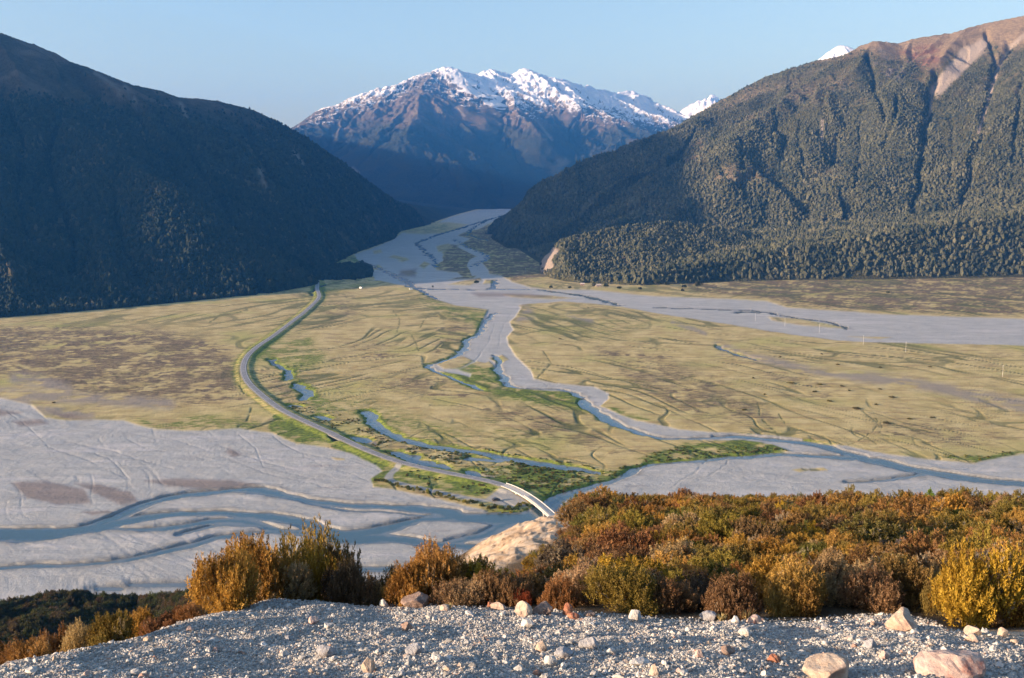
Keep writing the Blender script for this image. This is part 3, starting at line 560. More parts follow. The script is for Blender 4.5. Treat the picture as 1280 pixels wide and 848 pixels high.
brown = 0.78*poly_mask(PX, PY, [(-100, 412), (100, 408), (190, 410), (270, 425), (300, 455), (300, 500), (230, 505), (120, 500), (60, 480), (0, 470), (-100, 470)], 14, wv)
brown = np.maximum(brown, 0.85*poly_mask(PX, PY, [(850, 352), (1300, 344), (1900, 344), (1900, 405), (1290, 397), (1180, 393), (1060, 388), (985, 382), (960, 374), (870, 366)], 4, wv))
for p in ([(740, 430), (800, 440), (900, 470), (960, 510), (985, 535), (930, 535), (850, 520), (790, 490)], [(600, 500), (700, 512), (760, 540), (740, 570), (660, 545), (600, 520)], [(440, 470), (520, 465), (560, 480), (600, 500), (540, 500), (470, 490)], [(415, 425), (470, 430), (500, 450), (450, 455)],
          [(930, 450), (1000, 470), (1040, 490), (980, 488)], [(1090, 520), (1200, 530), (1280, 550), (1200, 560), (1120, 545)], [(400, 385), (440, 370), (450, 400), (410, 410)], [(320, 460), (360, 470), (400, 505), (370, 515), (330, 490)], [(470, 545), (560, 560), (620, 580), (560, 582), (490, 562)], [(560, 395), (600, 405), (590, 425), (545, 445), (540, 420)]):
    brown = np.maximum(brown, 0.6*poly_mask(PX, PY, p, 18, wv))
brown = np.maximum(brown, 0.9*poly_mask(PX, PY, [(545, 335), (570, 295), (600, 285), (680, 262), (700, 345), (640, 352), (560, 352)], 3, wv)); brown = np.clip(brown*sst(-0.5, 0.15, mid+0.6*fine)+0.45*sst(0.12, 0.42, fbm(X/70, Y/40, 4, 91))*sst(-0.2, 0.2, fine), 0, 1)*(1-gravel)  # upper valley mask: browner grass, with deeper shade put into its colour
patch = np.zeros(X.shape, np.float32)
for p in ([(15, 604), (60, 602), (105, 612), (110, 628), (70, 632), (35, 622)], [(95, 605), (125, 606), (160, 615), (173, 629), (150, 632), (122, 620)], [(180, 601), (250, 600), (300, 602), (325, 607), (250, 613), (215, 610)], [(100, 640), (130, 638), (138, 641), (112, 645)], [(15, 527), (50, 525), (57, 531), (20, 533)],
          [(60, 515), (90, 520), (110, 525), (80, 526)], [(0, 513), (30, 517), (10, 520), (-20, 520)], [(590, 366), (660, 367), (690, 372), (600, 371)], [(500, 339), (520, 336), (520, 346), (498, 345)], [(285, 560), (300, 568), (292, 573), (280, 565)]):
    patch = np.maximum(patch, poly_mask(PX, PY, p, 3.0, wv))
GCH = [([(80, 552), (100, 556), (145, 565), (175, 575), (215, 586)], 2.2), ([(120, 568), (140, 575), (150, 586), (162, 600)], 2.5), ([(10, 515), (40, 540), (60, 560), (110, 575), (160, 600)], 1.6), ([(272, 556), (288, 562), (296, 567), (312, 572), (334, 580), (380, 590)], 2.4), ([(340, 545), (354, 556), (374, 566), (420, 575)], 2.2),
       ([(200, 545), (250, 560), (330, 592), (420, 612)], 1.5), ([(300, 545), (318, 560), (330, 585), (400, 600), (460, 604)], 1.8), ([(150, 545), (180, 560), (260, 575)], 1.3), ([(330, 600), (390, 605), (440, 615), (500, 622)], 1.3), ([(60, 545), (20, 560), (-20, 566)], 1.6), ([(0, 636), (60, 634), (120, 638)], 1.5),
       ([(380, 570), (410, 585), (440, 592), (465, 603)], 1.4), ([(20, 690), (80, 688), (170, 684)], 1.6), ([(0, 722), (90, 720), (180, 716), (300, 712)], 1.3), ([(260, 690), (330, 684), (420, 690), (520, 694)], 1.3), ([(210, 625), (240, 632), (300, 634)], 1.4),
       ([(910, 578), (890, 592), (860, 606), (835, 616)], 2.4), ([(880, 576), (868, 590), (850, 600), (838, 610)], 2.0), ([(1000, 575), (1060, 585), (1120, 600)], 1.4), ([(1160, 600), (1200, 612), (1260, 618)], 1.6), ([(930, 600), (990, 604), (1060, 608)], 1.2), ([(1090, 575), (1150, 583), (1230, 590), (1290, 592)], 1.4),
       ([(600, 384), (640, 374), (720, 372), (790, 376)], 1.0), ([(900, 380), (960, 388), (1040, 396), (1120, 402), (1290, 410)], 1.0), ([(990, 410), (1060, 414), (1160, 420), (1290, 424)], 1.0), ([(620, 400), (612, 425), (600, 445), (590, 456)], 1.3), ([(640, 392), (628, 410), (622, 440)], 1.1), ([(650, 484), (690, 482), (735, 490)], 1.1),
       ([(470, 320), (500, 330), (520, 345)], 0.9), ([(500, 305), (530, 318), (556, 330)], 0.9), ([(540, 290), (560, 296), (590, 288)], 0.8)]
gcl = np.zeros(X.shape, np.float32)
for p, w in GCH: gcl = np.maximum(gcl, line_mask(PX, PY, p, w*0.6, 1.5, (ws[0]*1.6+fine*1.0, ws[1]*1.3+fine*0.5))*sst(-0.55, 0.0, fine*0.8+mid*0.6))
gcl = np.maximum(gcl, 0.55*(1-sst(0.02, 0.06, np.abs(fbm((X*0.9+Y*0.5)/110+big*0.4, (Y*0.9-X*0.5)/20, 3, 141))))*sst(-0.1, 0.25, fbm(X/90, Y/50, 2, 142)))*(PY > 480)+gcl*(PY <= 480)
def thread(lx, ly, an, seed, wid):
    q1 = X*math.cos(an)+Y*math.sin(an); q2 = -X*math.sin(an)+Y*math.cos(an)+26*fbm(X/150, Y/150, 2, seed+7)
    return (1-sst(0.3, 1.0, np.abs(fbm(q1/lx, q2/ly, 2, seed))/(wid*np.clip((Y/480)**2, 1, 8))))*sst(-0.25, 0.2, fbm(X/100, Y/60, 2, seed+5))
thr_ = np.maximum(thread(200, 26, -0.75, 181, 0.035), 0.8*thread(150, 18, -0.35, 185, 0.045)); thr_ = np.maximum(thr_, 0.7*thread(260, 40, -1.0, 191, 0.022))
gcl = np.maximum(gcl, 0.5*thr_)
gcl *= gravel
# relief --------------------------------------------------------------
gch = ridged(X/46+fbm(X/90, Y/90, 2, 5), Y/20, 3, 61)             # shallow braid bars on the gravel
gch2 = ridged((X*0.8+Y*0.6)/70+big, (Y*0.8-X*0.6)/16, 3, 63)
Z = 0.45*(1-gravel)*np.clip(Y/600, 1, 1.3)+gravel*(0.30*gch+0.26*gch2+0.15*fine)*(0.12+0.88*sst(1200, 560, Y))-gcl*0.22*np.clip(Y/500, 1, 2)
Z += (1-gravel)*(1-emb)*(mid*0.16+fine*0.10+0.28*brown*fbm(X/4.5, Y/4.5, 2, 64))-(1-gravel)*(dcr*0.55+(dc-dcr)*0.3)*sst(1500, 700, Y)*np.clip(Y/700, 1, 1.6)
Z = np.where(emb > 0, Z*(1-emb)+emb*1.6, Z)
Z = np.where(wat > -14, Z+(-1.4-Z)*sst(-2.2-2.5*(1-gravel), 0.6, wat), Z)
Z -= 60*sst(-0.2, 1, (300-Y)/200)*0
dark = poly_mask(PX, PY, [(398, 350), (405, 338), (440, 336), (462, 340), (464, 350), (430, 357)], 2, ws)
m = M('valley_floor', 0.95, 0.15)
nA = m.noise(0.05, 6, 0.6); nB = m.noise(0.35, 5, 0.65); nC = m.noise(1.6, 4, 0.6); nS = m.noise(0.08, 5, 0.7, v=m.mapping((0.35, 1.3, 1), 0.25)); nL = m.noise(0.012, 4)
straw = m.mix(m.ramp(nA, 0.35, 0.65), (0.43, 0.34, 0.14), (0.58, 0.47, 0.22)); straw = m.mix(m.ramp(nS, 0.45, 0.7), straw, (0.32, 0.235, 0.11)); straw = m.mix(m.ramp(nL, 0.5, 0.75), straw, (0.40, 0.37, 0.12))
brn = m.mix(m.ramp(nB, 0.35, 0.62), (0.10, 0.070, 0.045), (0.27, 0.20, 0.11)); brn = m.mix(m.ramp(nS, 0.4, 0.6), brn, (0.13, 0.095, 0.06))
grn = m.mix(m.ramp(nB, 0.35, 0.65), (0.075, 0.11, 0.018), (0.19, 0.24, 0.035)); grn = m.mix(m.ramp(nC, 0.55, 0.7), grn, (0.22, 0.19, 0.05))
gvl = m.mix(m.ramp(nA, 0.3, 0.7), (0.38, 0.385, 0.368), (0.465, 0.472, 0.452)); gvl = m.mix(m.ramp(nC, 0.35, 0.75), gvl, (0.34, 0.33, 0.315)); gvl = m.mix(m.ramp(m.noise(0.03, 6, 0.7, v=m.mapping((0.4, 1.4, 1), -0.2)), 0.52, 0.62), gvl, (0.47, 0.46, 0.445))
gvl = m.mix(m.ramp(m.noise(0.06, 5, 0.6, v=m.mapping((0.3, 1.2, 1), 0.15)), 0.62, 0.72, 0, 0.5), gvl, (0.25, 0.235, 0.225))
brk = m.math('ADD', m.ramp(nC, 0.3, 0.7, -0.15, 0.15), m.ramp(m.noise(0.22, 5, 0.7, v=m.mapping((0.5, 1.3, 1), 0.1)), 0.3, 0.7, -0.3, 0.3))
def thr(a, w=0.25): return m.ramp(m.math('ADD', m.attr(a), brk), 0.5-w, 0.5+w)
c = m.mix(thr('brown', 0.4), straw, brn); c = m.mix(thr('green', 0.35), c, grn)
c = m.mix(m.math('MULTIPLY', m.attr('dry'), 0.85), c, m.mix(nB, (0.030, 0.050, 0.014), (0.10, 0.12, 0.03)))
c = m.mix(m.math('MULTIPLY', m.attr('wash'), 0.8), c, (0.27, 0.235, 0.20))
gvl = m.mix(m.math('MULTIPLY', m.attr('chan'), 0.28), gvl, (0.20, 0.21, 0.22)); c = m.mix(m.attr('gravel'), c, gvl); c = m.mix(m.math('MULTIPLY', m.attr('patch'), 0.75), c, (0.20, 0.155, 0.135))
c = m.mix(m.attr('wet'), c, (0.10, 0.105, 0.10)); c = m.mix(m.math('MULTIPLY', m.attr('track'), 0.85), c, (0.36, 0.35, 0.34))
m.color(c); m.bump(m.math('ADD', m.noise(0.4, 6, 0.7), m.math('MULTIPLY', m.noise(2.0, 3), 0.4)), 0.4, 1.0)
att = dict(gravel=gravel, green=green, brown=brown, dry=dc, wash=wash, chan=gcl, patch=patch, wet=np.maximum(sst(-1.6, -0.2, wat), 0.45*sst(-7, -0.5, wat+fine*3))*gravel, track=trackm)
V = np.stack([X, Y, Z], -1).reshape(-1, 3)
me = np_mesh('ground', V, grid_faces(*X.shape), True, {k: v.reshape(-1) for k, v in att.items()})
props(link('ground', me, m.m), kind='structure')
GR = dict(X=X, Y=Y, Z=Z, PX=PX, PY=PY, gravel=gravel, green=green, brown=brown, wat=wat, dry=dc, cols=cols, yy=yy, rd=rd, track=trackm)
def ground_z(x, y):
    """height and fields of the valley floor at a world point"""
    c_ = np.interp(640+F*x/y, cols, np.arange(len(cols))); r_ = np.interp(y, yy, np.arange(len(yy)))
    i, j = int(round(r_)), int(round(c_)); return float(Z[i, j]), i, j
# outer apron: the same sheet carried on past the frame, to the horizon
th = np.linspace(0, 2*math.pi, 73); rr = np.array([0, 800, 3000, 15000, 60000])
PP = np.stack([np.outer(rr, np.cos(th)), np.outer(rr, np.sin(th)), np.full((5, 73), -6.0)], -1)
me = np_mesh('outer_ground', PP.reshape(-1, 3), grid_faces(5, 73), True); props(link('outer_ground', me, m.m), kind='structure')
# the water itself: level sheet just under the banks, seen only where the channels are cut
wm = M('river_water', 0.12, 0.5)
dp = wm.attr('depth'); wm.color(wm.mix(wm.ramp(wm.math('ADD', dp, wm.ramp(wm.noise(0.12, 5, 0.7), 0.3, 0.7, -0.3, 0.3)), 0.0, 0.9), (0.15, 0.165, 0.165), wm.mix(wm.noise(0.03, 3), (0.040, 0.080, 0.10), (0.065, 0.11, 0.13)))); wm.bump(wm.math('ADD', wm.noise(0.9, 4, 0.6), wm.noise(3.0, 2)), 0.25, 0.12)
near = (wat > -4.5)
f, u = grid_faces(*X.shape, near)
Vw = np.stack([X, Y, np.full(X.shape, -0.62)], -1).reshape(-1, 3)[u]
props(link('river_water', np_mesh('river_water', Vw, f, True, dict(depth=sst(-0.8, 4.5, wat).reshape(-1)[u])), wm.m), kind='structure')
# road ribbon
def ribbon(name, Q, prof, mat, zf):
    T = np.gradient(Q, axis=0); T /= np.linalg.norm(T, axis=1, keepdims=True)+1e-9; N = np.stack([T[:, 1], -T[:, 0]], 1)
    V = []
    for (o, z) in prof: V.append(np.stack([Q[:, 0]+N[:, 0]*o, Q[:, 1]+N[:, 1]*o, zf(np.arange(len(Q)))+z], -1))
    V = np.stack(V, 1); return link(name, np_mesh(name, V.reshape(-1, 3), grid_faces(len(Q), len(prof)), False), mat)
rm = M('road_chipseal', 0.85, 0.2)
rm.color(rm.mix(rm.ramp(rm.noise(0.3, 5), 0.35, 0.7), (0.21, 0.21, 0.215), (0.29, 0.29, 0.295)))
sh = M('road_shoulder', 0.95); sh.color(sh.mix(sh.noise(0.8, 4), (0.20, 0.19, 0.16), (0.30, 0.28, 0.25)))
ln = M('road_line_paint', 0.6); ln.color((0.75, 0.75, 0.72))
ro = ribbon('road', Rw[:BR+1], [(-3.8, -0.3), (-2.8, 0.10), (0, 0.14), (2.8, 0.10), (3.8, -0.3)], sh.m, lambda i: 1.65+0*i); props(ro, kind='structure')
r2 = ribbon('road_surface', Rw[:BR+1], [(-2.35, 0.125), (0, 0.16), (2.35, 0.125)], rm.m, lambda i: 1.655+0*i); r2.parent = ro
for o_ in (-2.15, 2.15): ribbon('road_marking', Rw[:BR+1], [(o_-0.09, 0.16), (o_+0.09, 0.16)], ln.m, lambda i: 1.66+0*i).parent = ro
tick('ground')
# ---------------------------------------------------------------- forests on the slopes
import bmesh
def ico(sub):
    bm = bmesh.new(); bmesh.ops.create_icosphere(bm, subdivisions=sub, radius=1.0); bm.verts.ensure_lookup_table()
    v = np.array([x.co[:] for x in bm.verts]); f = np.array([[x.index for x in fc.verts] for fc in bm.faces]); bm.free(); return v, f
ICO2, ICO2F = ico(2); ICO1, ICO1F = ico(1)
def crown_protos(n, base, seed):
    r = np.random.default_rng(seed); out = []
    for i in range(n):
        v = base.copy(); L = 1+0.28*r.standard_normal(len(v))[:, None]*1.0
        v = v*np.clip(L, 0.55, 1.55); v[:, 2] = np.where(v[:, 2] < 0, v[:, 2]*0.6, v[:, 2]*1.15); out.append(v)
    return out
def forest(name, pos, size, tall, mat, lod, seed, tint):
    """one continuous wood: every crown its own lumpy dome, merged"""
    base, F_ = (ICO2, ICO2F) if lod == 2 else (ICO1, ICO1F)
    pr = np.array(crown_protos(14, base, seed)); r = np.random.default_rng(seed+1); n = len(pos)
    k = r.integers(0, len(pr), n); a = r.uniform(0, 6.283, n); v = pr[k]
    ca, sa = np.cos(a)[:, None], np.sin(a)[:, None]
    x = (v[..., 0]*ca-v[..., 1]*sa)*size[:, None]; y = (v[..., 0]*sa+v[..., 1]*ca)*size[:, None]; z = v[..., 2]*tall[:, None]
    Vv = np.stack([x+pos[:, 0:1], y+pos[:, 1:2], z+pos[:, 2:3]+tall[:, None]*0.35], -1).reshape(-1, 3)
    Ff = (F_[None]+(np.arange(n)*len(base))[:, None, None]).reshape(-1, 3)
    me = np_mesh(name, Vv, Ff, False, dict(tint=np.repeat(tint, len(base))))
    o = link(name, me, mat); props(o, kind='stuff'); return o
def scatter(S, spacing, seed, ok, frame=(-40, 1320, -40, 640)):
    """random places on a terrain sheet, at an even density per horizontal square metre"""
    r = np.random.default_rng(seed); X, Y, Z = S['X'], S['Y'], S['Z']
    ax = np.hypot(X[:-1, 1:]-X[:-1, :-1], Y[:-1, 1:]-Y[:-1, :-1]); ay = Y[1:, :-1]-Y[:-1, :-1]
    lam = ax*ay/(spacing*spacing)/np.clip(S['N'][:-1, :-1, 2], 0.5, 1)
    view = np.stack([X, Y, Z-H], -1)[:-1, :-1]; view /= np.linalg.norm(view, axis=-1, keepdims=True)
    face = -(S['N'][:-1, :-1]*view).sum(-1)
    px, py = S['PX'][:-1, :-1], S['PY'][:-1, :-1]
    lam = lam*(ok[:-1, :-1])*(px > frame[0])*(px < frame[1])*(py > frame[2])*(py < frame[3])*(face > -0.12)
    cnt = r.poisson(lam); i, j = np.nonzero(cnt); c = cnt[i, j]; i = np.repeat(i, c); j = np.repeat(j, c); u = r.random(len(i)); w = r.random(len(i))
    P = np.stack([X, Y, Z], -1)
    p = P[i, j]*((1-u)*(1-w))[:, None]+P[i+1, j]*(u*(1-w))[:, None]+P[i, j+1]*((1-u)*w)[:, None]+P[i+1, j+1]*(u*w)[:, None]
    return p
def canopy_mat(name, dark, mid_, pale):
    m = M(name, 0.9, 0.15); t = m.attr('tint')
    c = m.mix(m.ramp(t, 0.0, 0.55), dark, mid_); c = m.mix(m.ramp(t, 0.72, 1.0, 0, 0.55), c, pale)
    n = m.noise(1.1, 3, 0.7); c = m.mul(c, m.grey(m.ramp(n, 0.3, 0.7, 0.72, 1.28)))
    m.color(c); m.bump(n, 1.0, 1.6); return m.m
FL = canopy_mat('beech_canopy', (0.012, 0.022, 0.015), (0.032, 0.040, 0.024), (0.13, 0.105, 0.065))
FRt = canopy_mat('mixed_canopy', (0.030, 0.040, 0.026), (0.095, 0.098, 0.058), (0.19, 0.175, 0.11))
def plant(name, S, spacing, seed, okf, mat, lod, hw, frame=(-40, 1320, -40, 640)):
    X, Y, Z, A = S['X'], S['Y'], S['Z'], S['A']
    ok = (Z > 0.5)*(1-np.clip(A['scree']*1.6, 0, 1))*(1-np.clip(A['rock']*1.1, 0, 1))*(1-np.clip(A['alpine']*1.1, 0, 1))*(A['snow'] < 0.2)*okf(X, Y, Z, S)
    p = scatter(S, spacing, seed, ok, frame); r = np.random.default_rng(seed+3)
    sz = hw*np.interp(p[:, 2], [0, 200, 400, 650], [1, 0.85, 0.6, 0.45])*r.uniform(0.6, 1.3, len(p))*(1+0.25*perlin(p[:, 0]/70, p[:, 1]/70, 5)); tl = sz*r.uniform(0.9, 1.9, len(p))
    tint = np.clip(0.45+0.19*r.standard_normal(len(p))+0.75*fbm(p[:, 0]/90, p[:, 1]/90, 3, 8), 0, 1)
    print(name, len(p)); return forest(name, p, sz, tl, mat, lod, seed, tint)
SL, SR, ST, SCn = SHEETS['mountain1'], SHEETS['mountain2'], SHEETS['hill7'], SHEETS['mountain3']
D = TREED
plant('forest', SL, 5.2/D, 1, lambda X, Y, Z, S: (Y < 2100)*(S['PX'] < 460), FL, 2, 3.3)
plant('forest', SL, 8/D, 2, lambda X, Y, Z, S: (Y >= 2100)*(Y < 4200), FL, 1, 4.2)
plant('forest', ST, 4.0/D, 3, lambda X, Y, Z, S: (Y < 2170), FRt, 2, 2.3)
plant('forest', SR, 5.6/D, 4, lambda X, Y, Z, S: (Z > 2)*np.interp(Z, [0, 300, 600], [1, 0.9, 0.5]), FRt, 1, 3.2)
tick('forests')
# ---------------------------------------------------------------- the hillside the camera stands on
def Yp(px, py):
    a, b, c_ = ray(px, py); return float(1.7/(-c_/b-0.3))
def WP(px, py): return tuple(W(px, py, Yp(px, py))[:2])
EDGE = [(-60, -60), (-24, -8), (-11, 3)]+[WP(*p) for p in [(-120, 870), (0, 836), (110, 812), (200, 790), (280, 764), (345, 749), (450, 752), (530, 754)]]+[tuple(W(*p)[:2]) for p in [(560, 735, 17), (575, 705, 24), (603, 690, 32), (650, 662, 44), (690, 634, 60), (735, 618, 76),
        (800, 612, 84), (900, 611, 88), (1000, 615, 84), (1100, 622, 78), (1280, 632, 70), (1500, 640, 62)]]+[(110, 70), (200, 40), (330, 20)]
SPUR = [([(-900, 760, 190), (-400, 750, 215), (0, 747, 232), (45, 740, 238), (85, 737, 240), (120, 742, 240), (150, 750, 238), (200, 742, 235), (262, 728, 225), (330, 742, 205), (420, 800, 190), (520, 850, 170)], 0.6)]
def inside(X, Y, poly):
    r = np.zeros(np.shape(X), bool)
    for (x0, y0), (x1, y1) in zip(poly, poly[1:]+poly[:1]):
        c = (y0 > Y) != (y1 > Y); r ^= c & (X < (x1-x0)*(Y-y0)/((y1-y0) or 1e-9)+x0)
    return r
def hill_z(X, Y, detail=True):
    P = H-1.7-0.3*np.maximum(Y, 0)+0.03*np.minimum(Y, 0)
    s = np.abs(seg_signed(X, Y, EDGE)); s = np.where(inside(X, Y, EDGE+[(330, -200), (-60, -200)]), -s, s)
    wv_ = fbm(X/5, Y/5, 3, 301)*np.clip(Y/40, 0.1, 1.2); s = s+wv_*1.0
    win = np.interp(Y, [12, 22, 40, 70], [0.25, 0.6, 1.6, 2.0]); w = np.interp(Y, [12, 25, 60], [1.6, 4.0, 8.0])
    s2 = np.maximum(s+win, 0); drop = 0.85*s2*s2/(s2+w)
    k = sst(16, 35, Y)
    P = P-np.interp(640+F*0.94*X/np.maximum(Y, 3), [380, 480, 600, 660, 740, 850, 1000, 1300], [0.8, 2.0, 2.3, 1.9, 1.2, 0.7, 0.5, 0.3])*np.interp(Y, [13.2, 19, 24, 34, 60], [0, 1, 0.85, 0.35, 0.1])-0.017*np.maximum(Y-22, 0)-drop+k*(fbm(X/11, Y/11, 4, 311)*0.8)
    P = P+(1-k)*(fbm(X/2.6, Y/2.6, 4, 312)*0.12)
    P = P+0.35*np.exp(-(((X-W(1095, 768, 12.6)[0])/0.9)**2+((Y-12.9)/0.7)**2))
    b, d, u = skel_field(X, Y, SPUR)
    sp = np.array([W(*p) for p in SPUR[0][0]]); ry = np.interp(X/np.maximum(Y, 5), sp[:, 0]/sp[:, 1], sp[:, 1]); rz = np.interp(X/np.maximum(Y, 5), sp[:, 0]/sp[:, 1], sp[:, 2])
    near_ = rz+0.12*np.maximum(ry-Y, 0)-2+fbm(X/22, Y/22, 4, 321)*5
    S2 = np.where(Y < ry, near_, b-2+fbm(X/22, Y/22, 4, 321)*4); S2 = np.where((Y > 55), S2, -50)
    S2 = np.where(X/np.maximum(Y, 1) < sp[-1, 0]/sp[-1, 1], S2, b-5)
    return np.maximum(np.maximum(P, S2), -30)
ty = np.concatenate([np.linspace(-60, 5, 30), np.linspace(5.3, 17, 520), np.geomspace(17.1, 100, 230), np.geomspace(101, 330, 190)])
tx = np.concatenate([np.linspace(-1.9, -0.56, 40), np.linspace(-0.552, 0.552, 900), np.linspace(0.56, 1.9, 40)])
Tt, Yh = np.meshgrid(tx, ty); Xh = Tt*(np.abs(Yh)+np.where(Yh < 5, 9, 9*np.exp(-(Yh-5)/4)))
Zh = hill_z(Xh, Yh)
PXh, PYh = project(Xh, np.maximum(Yh, 3.0), Zh)
GL = [(-200, 870), (0, 834), (200, 789), (280, 763), (345, 748), (430, 751), (520, 756), (600, 761), (700, 767), (800, 774), (900, 778), (1000, 778), (1060, 772), (1110, 768), (1165, 778), (1190, 792), (1280, 798), (1500, 805)]
glx = np.array([p[0] for p in GL]); gly = np.array([p[1] for p in GL])
gmask = sst(-3, 5, PYh-np.interp(PXh, glx, gly)+fbm(Xh*1.2, Yh*1.2, 3, 4)*8); gmask = np.where(Yh < 5, 1, gmask*(Yh < 22))
# loose lumps in the gravel surface
Zh = Zh+gmask*(np.abs(fbm(Xh*4.0, Yh*4.0, 4, 351))*0.045+fbm(Xh*0.9, Yh*0.9, 3, 352)*0.10)
BLUFF = [(560, 722), (603, 674), (650, 646), (690, 618), (716, 606), (724, 645), (710, 668), (676, 686), (645, 702), (610, 716)]
bm_ = poly_mask(PXh, PYh, BLUFF, 5)*(Yh > 20)*(Yh < 90)
Zh = Zh+bm_*ridged(Xh/1.0, Yh/2.4, 4, 361)*0.16
clear = [(1238, 668), (1290, 655), (1290, 700), (1250, 690)]
tan_ = np.maximum(bm_, np.maximum(poly_mask(PXh, PYh, [(1140, 778), (1200, 790), (1290, 786), (1500, 780), (1500, 806), (1290, 806), (1200, 800)], 5), 0))
hm_ = M('hillside_ground', 0.95, 0.15)
vp = hm_.n.new('ShaderNodeTexVoronoi'); vp.inputs['Scale'].default_value = 32; hm_.l(hm_.pos(), vp.inputs['Vector'])
vs = hm_.n.new('ShaderNodeSeparateColor'); hm_.l(vp.outputs['Color'], vs.inputs[0])
v2 = hm_.n.new('ShaderNodeTexVoronoi'); v2.inputs['Scale'].default_value = 85; hm_.l(hm_.pos(), v2.inputs['Vector'])
gc = hm_.mix(vs.outputs[0], (0.28, 0.27, 0.255), (0.49, 0.475, 0.445)); gc = hm_.mix(hm_.ramp(vs.outputs[1], 0.86, 0.95), gc, (0.40, 0.29, 0.21))
soil = hm_.mix(hm_.noise(0.7, 5), (0.07, 0.05, 0.03), (0.16, 0.115, 0.07))
tanc = hm_.mix(hm_.ramp(hm_.noise(0.9, 6, 0.7), 0.35, 0.65), (0.46, 0.32, 0.20), (0.66, 0.53, 0.39))
tanc = hm_.mix(hm_.ramp(hm_.noise(2.2, 6, 0.75, v=hm_.mapping((1, 0.5, 1), 0.5)), 0.54, 0.66), tanc, (0.27, 0.18, 0.11)); c = hm_.mix(hm_.attr('gravel'), soil, gc); c = hm_.mix(hm_.attr('tan'), c, tanc)
hm_.color(c); hm_.bump(hm_.math('ADD', hm_.math('ADD', vp.outputs['Distance'], hm_.math('MULTIPLY', v2.outputs['Distance'], 0.5)), hm_.noise(3.0, 5, 0.7)), 0.9, 0.03)
o = link('hillside', np_mesh('hillside', np.stack([Xh, Yh, Zh], -1).reshape(-1, 3), grid_faces(*Xh.shape), True, dict(gravel=gmask.reshape(-1), tan=tan_.reshape(-1))), hm_.m); props(o, kind='structure')
tick('hillside')
from mathutils.bvhtree import BVHTree
hv = np.stack([Xh, Yh, Zh], -1)
_rows = ty
def hz_at(x, y):
    r = float(np.interp(y, ty, np.arange(len(ty)))); i = min(int(r), len(ty)-2); fr = r-i
    def colz(ii):
        k = abs(ty[ii])+(9 if ty[ii] < 5 else 9*math.exp(-(ty[ii]-5)/4)); return float(np.interp(x/k, tx, Zh[ii]))
    return colz(i)*(1-fr)+colz(i+1)*fr
def hz_vec(x, y):
    r = np.interp(y, ty, np.arange(len(ty))); i = np.minimum(r.astype(int), len(ty)-2); fr = r-i; out = 0
    for ii, w_ in ((i, 1-fr), (i+1, fr)):
        yy_ = ty[ii]; k = np.abs(yy_)+np.where(yy_ < 5, 9, 9*np.exp(-(yy_-5)/4)); c_ = np.interp(x/k, tx, np.arange(len(tx))); j = np.minimum(c_.astype(int), len(tx)-2); f = c_-j
        out = out+w_*(Zh[ii, j]*(1-f)+Zh[ii, j+1]*f)
    return out
def on_hill(px, py, y0=4.0, y1=200.0):
    """where the line of sight through a frame point first meets the hillside"""
    a, b, c_ = ray(px, py); ys = np.geomspace(y0, y1, 700); prev = None
    for y in ys:
        k = y/b; z = H+c_*k
        if z < hz_at(a*k, y)+1e-4:
            if y > 22 and y1 > 150 and px < 1150 and py > 740: return on_hill(px, py+3, y0, y1)
            return np.array([float(a*k), float(y), hz_at(a*k, y)])
    return on_hill(px, py+4, y0, y1) if py < 1000 else None
# ---------------------------------------------------------------- gravel and stones
def stone_mat(name, stops):
    m = M(name, 0.85, 0.25); t = m.attr('tint')
    n = m.n.new('ShaderNodeValToRGB'); n.color_ramp.interpolation = 'LINEAR'
    e = n.color_ramp.elements; e[0].position = 0; e[0].color = (*stops[0][1], 1); e[1].position = stops[-1][0]; e[1].color = (*stops[-1][1], 1)
    for p, c_ in stops[1:-1]: x = e.new(p); x.color = (*c_, 1)
    m.l(t, n.inputs[0]); c_ = m.mul(n.outputs[0], m.grey(m.ramp(m.noise(18, 4, 0.6), 0.3, 0.7, 0.8, 1.2)))
    m.color(c_); m.bump(m.noise(45, 4, 0.7), 0.4, 0.01); return m.m
peb = stone_mat('pebbles', [(0, (0.20, 0.195, 0.185)), (0.45, (0.385, 0.37, 0.34)), (0.75, (0.54, 0.515, 0.465)), (0.86, (0.40, 0.32, 0.25)), (0.95, (0.34, 0.20, 0.15)), (1.0, (0.62, 0.60, 0.56))])
